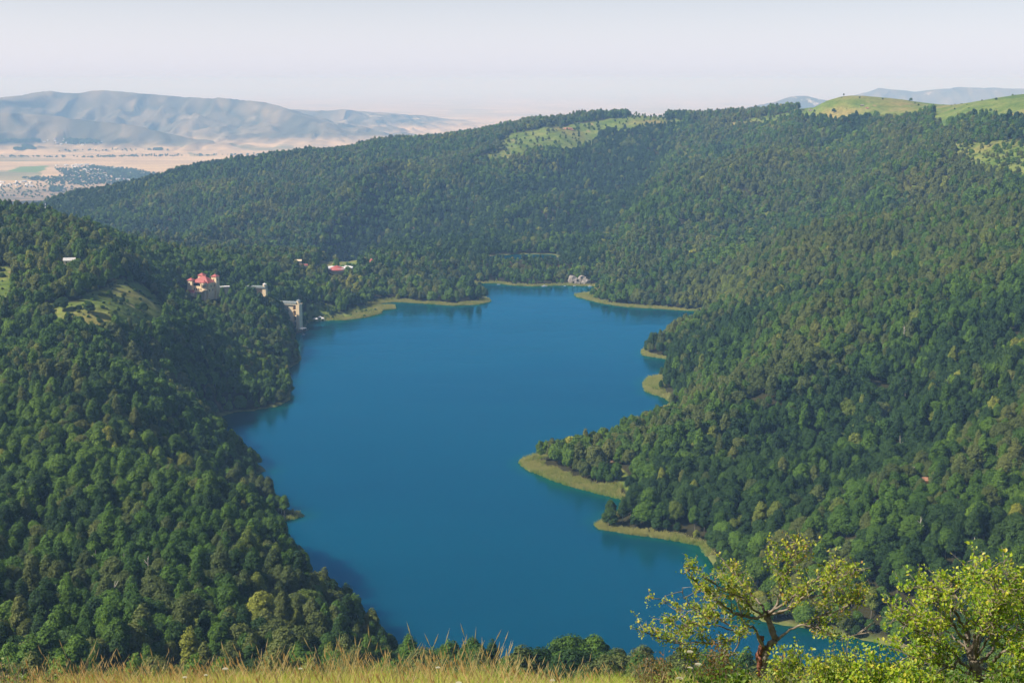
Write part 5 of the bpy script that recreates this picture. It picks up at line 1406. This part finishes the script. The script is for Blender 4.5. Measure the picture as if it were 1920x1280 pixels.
def shrub(u, v, wpx, hpx, d, mat, leaf, label, seed, dens=1.0, name='shrub', grp=None):
    """multi-stemmed shrub: curved stems from the base, leaves all along"""
    rx, ry, rz = ray(u, v); base = Vector((float(rx * d), float(ry * d), float(H + rz * d)))
    base.z = float(height(base.x, base.y)) - .03
    top = float(H + ray(u, v - hpx)[2] * d); hh = max(.25, top - base.z); ww = wpx * d / FPX / 2
    root = empty(name, base, 0, label=label, cat='shrub', group=grp); R = random.Random(seed); RN = np.random.RandomState(seed)
    b = MB(); C = []
    for i in range(int(26 * dens)):
        a = R.uniform(0, 2 * PI); r = math.sqrt(R.random()); ex, ey = ww * r * math.cos(a), ww * .7 * r * math.sin(a)
        ez = hh * math.sqrt(max(.12, 1 - .75 * r * r)) * R.uniform(.7, 1.05)
        p = [Vector((ex * .15, ey * .15, 0)), Vector((ex * .55 + R.gauss(0, .03), ey * .55, ez * .55)), Vector((ex, ey, ez))]
        b.tube(p, [.009, .006, .0025], 4, cap=False)
        for s in range(int(34 * dens * max(.6, hh))):
            t = R.uniform(.15, 1) ** .7; c = p[0].lerp(p[1], t * 2) if t < .5 else p[1].lerp(p[2], t * 2 - 1)
            C.append((c.x + R.gauss(0, .06), c.y + R.gauss(0, .06), c.z + R.gauss(0, .05)))
    b.build('stems', M_LIMB, root)
    C = np.array(C); N = RN.normal(size=(len(C), 3)) * .6 + (-.25, -.3, .8)
    leaves_mesh('foliage', C, N, RN.uniform(.6, 1.25, len(C)) * leaf, mat, seed, root)
G3 = 'shrubs at the foot of the foreground trees'
for i, (u, v, w, h_, d, m_, lf, dn, lb) in enumerate([
 (1232,1285,90,70,17,FL_D,.018,1.0,'dull reddish shrub at the right end of the tall grass'),
 (1205,1270,50,78,20,FL_D,.014,.5,'thin bare-looking reddish shrub against the water'),
 (1300,1290,110,55,17,FL_C,.024,1.1,'low fresh green shrub left of the gnarled trunk'),
 (1370,1285,110,52,18,FL_C,.030,1.3,'broad bright green shrub in front of the gnarled trunk'),
 (1345,1262,100,70,22,FL_D,.022,1.0,'shadowy brown-green shrub behind the low fresh green one'),
 (1440,1290,70,34,17,FL_E,.016,1.3,'low grey-green herb patch right below the gnarled trunk'),
 (1500,1290,80,38,17,FL_E,.016,1.2,'grey-green herb patch between the two foreground trees'),
 (1480,1275,110,80,21,FL_A,.026,1.0,'yellowish shrub right behind the gnarled trunk'),
 (1560,1282,130,82,20,FL_A,.026,1.3,'yellowish shrub with upright shoots between the foreground trees'),
 (1585,1255,70,72,22,FL_B,.024,.7,'thin upright lime shoot rising above the yellowish shrub'),
 (1640,1285,130,80,19,FL_B,.028,1.4,'lime shrub filling the gap left of the dense lime tree'),
 (1720,1288,120,56,18.5,FL_B,.028,1.4,'lime shrub under the left side of the dense lime tree'),
 (1800,1292,110,50,18,FL_C,.028,1.2,'green shrub directly under the dense lime tree'),
 (1890,1290,110,60,18,FL_C,.028,1.3,'green shrub at the lower right corner'),
 (20,1280,95,46,13,FL_E,.016,1.0,'pale flowering shrub at the lower left corner'),
 (45,1290,50,98,14,FL_E,.015,.35,'taller sprig with whitish tips at the lower left corner'),
 (95,1285,45,42,14,FL_C,.014,.6,'small green shrub right of the pale flowering one')]):
    shrub(u, v, w, h_, d, m_, lf, lb, 30 + i, dn, grp=G3 if u > 1000 else None)
# white umbel flowers standing in the grass
M_UMBEL = simple('white flower petals', lin(222, 216, 192), scale=30, col2=lin(196, 188, 158)); M_STEM = simple('green stem', lin(120, 132, 62), scale=10)
def umbel(u, v, d, r, label, seed):
    rx, ry, rz = ray(u, v); top = Vector((float(rx * d), float(ry * d), float(H + rz * d))); gzv = float(height(top.x, top.y)); h_ = max(.3, top.z - gzv)
    root = empty('umbel_flower', (top.x, top.y, gzv - .02), 0, label=label, cat='flower', group='white umbel flowers in the foreground'); R = random.Random(seed)
    b = MB(); b.tube([(0.04, 0, 0), (.02, 0, h_ * .5), (0, 0, h_ - r * .6)], [.005, .004, .003], 5)
    for i in range(12):
        a = i * 2.4; q = r * math.sqrt((i + .5) / 12); b.tube([(0, 0, h_ - r * .6), (q * math.cos(a), q * math.sin(a), h_ - q * q / r * .25)], [.0015, .001], 3, cap=False)
    b.build('stem', M_STEM, root)
    b = MB()
    for i in range(70):
        a = i * 2.4; q = r * math.sqrt((i + .5) / 70); z = h_ - q * q / r * .25; s = r * .13
        x, y = q * math.cos(a), q * math.sin(a); b.frustum(x, y, z, z + s * .6, s * .35, s * .7, 5)
    b.build('petals', M_UMBEL, root)
for i, (u, v, d, r, lb) in enumerate([(1294,1218,22,.052,'highest white flower beside the gnarled tree low branches'),(1309,1241,20,.048,'white flower above the low green shrub'),
 (1294,1248,20,.040,'small white flower just left below its neighbour'),(1274,1267,17,.045,'white flower nearest the tall grass on the right'),
 (422,1248,12,.026,'white flower among the tan grass left of the middle'),(346,1264,12,.020,'tiny white flower in the orange grass'),
 (386,1260,12,.018,'small white flower between the two left grass flowers'),(860,1274,11,.026,'round white flower at the bottom of the tall grass'),
 (821,1246,12,.022,'pinkish-white flower high in the middle grass'),(1036,1270,12,.022,'white flower at the thin right part of the grass'),(563,1248,12,.018,'tiny flower right of the seed heads')]): umbel(u, v, d, r, lb, i)
forest_finish()
def make_haze():
    m, nt, out = newmat('haze')
    v = nd(nt, 'ShaderNodeVolumePrincipled', i_Density=HAZE_DENSITY, i_Anisotropy=0.0)
    v.inputs['Color'].default_value = (.33, .58, .94, 1); v.inputs['Absorption Color'].default_value = (.665, .525, .28, 1)
    nt.links.new(v.outputs[0], out.inputs['Volume'])
    lo = min(float(FZ.min()), float(HZ.min())) - 1.0
    b = MB(); b.box(-130000, 130000, -3000, 130000, lo, HAZE_TOP)
    b.build('haze', m, label='thin blue summer haze over the valley', kind='stuff')
HAZE_TOP = 345.0
make_haze()
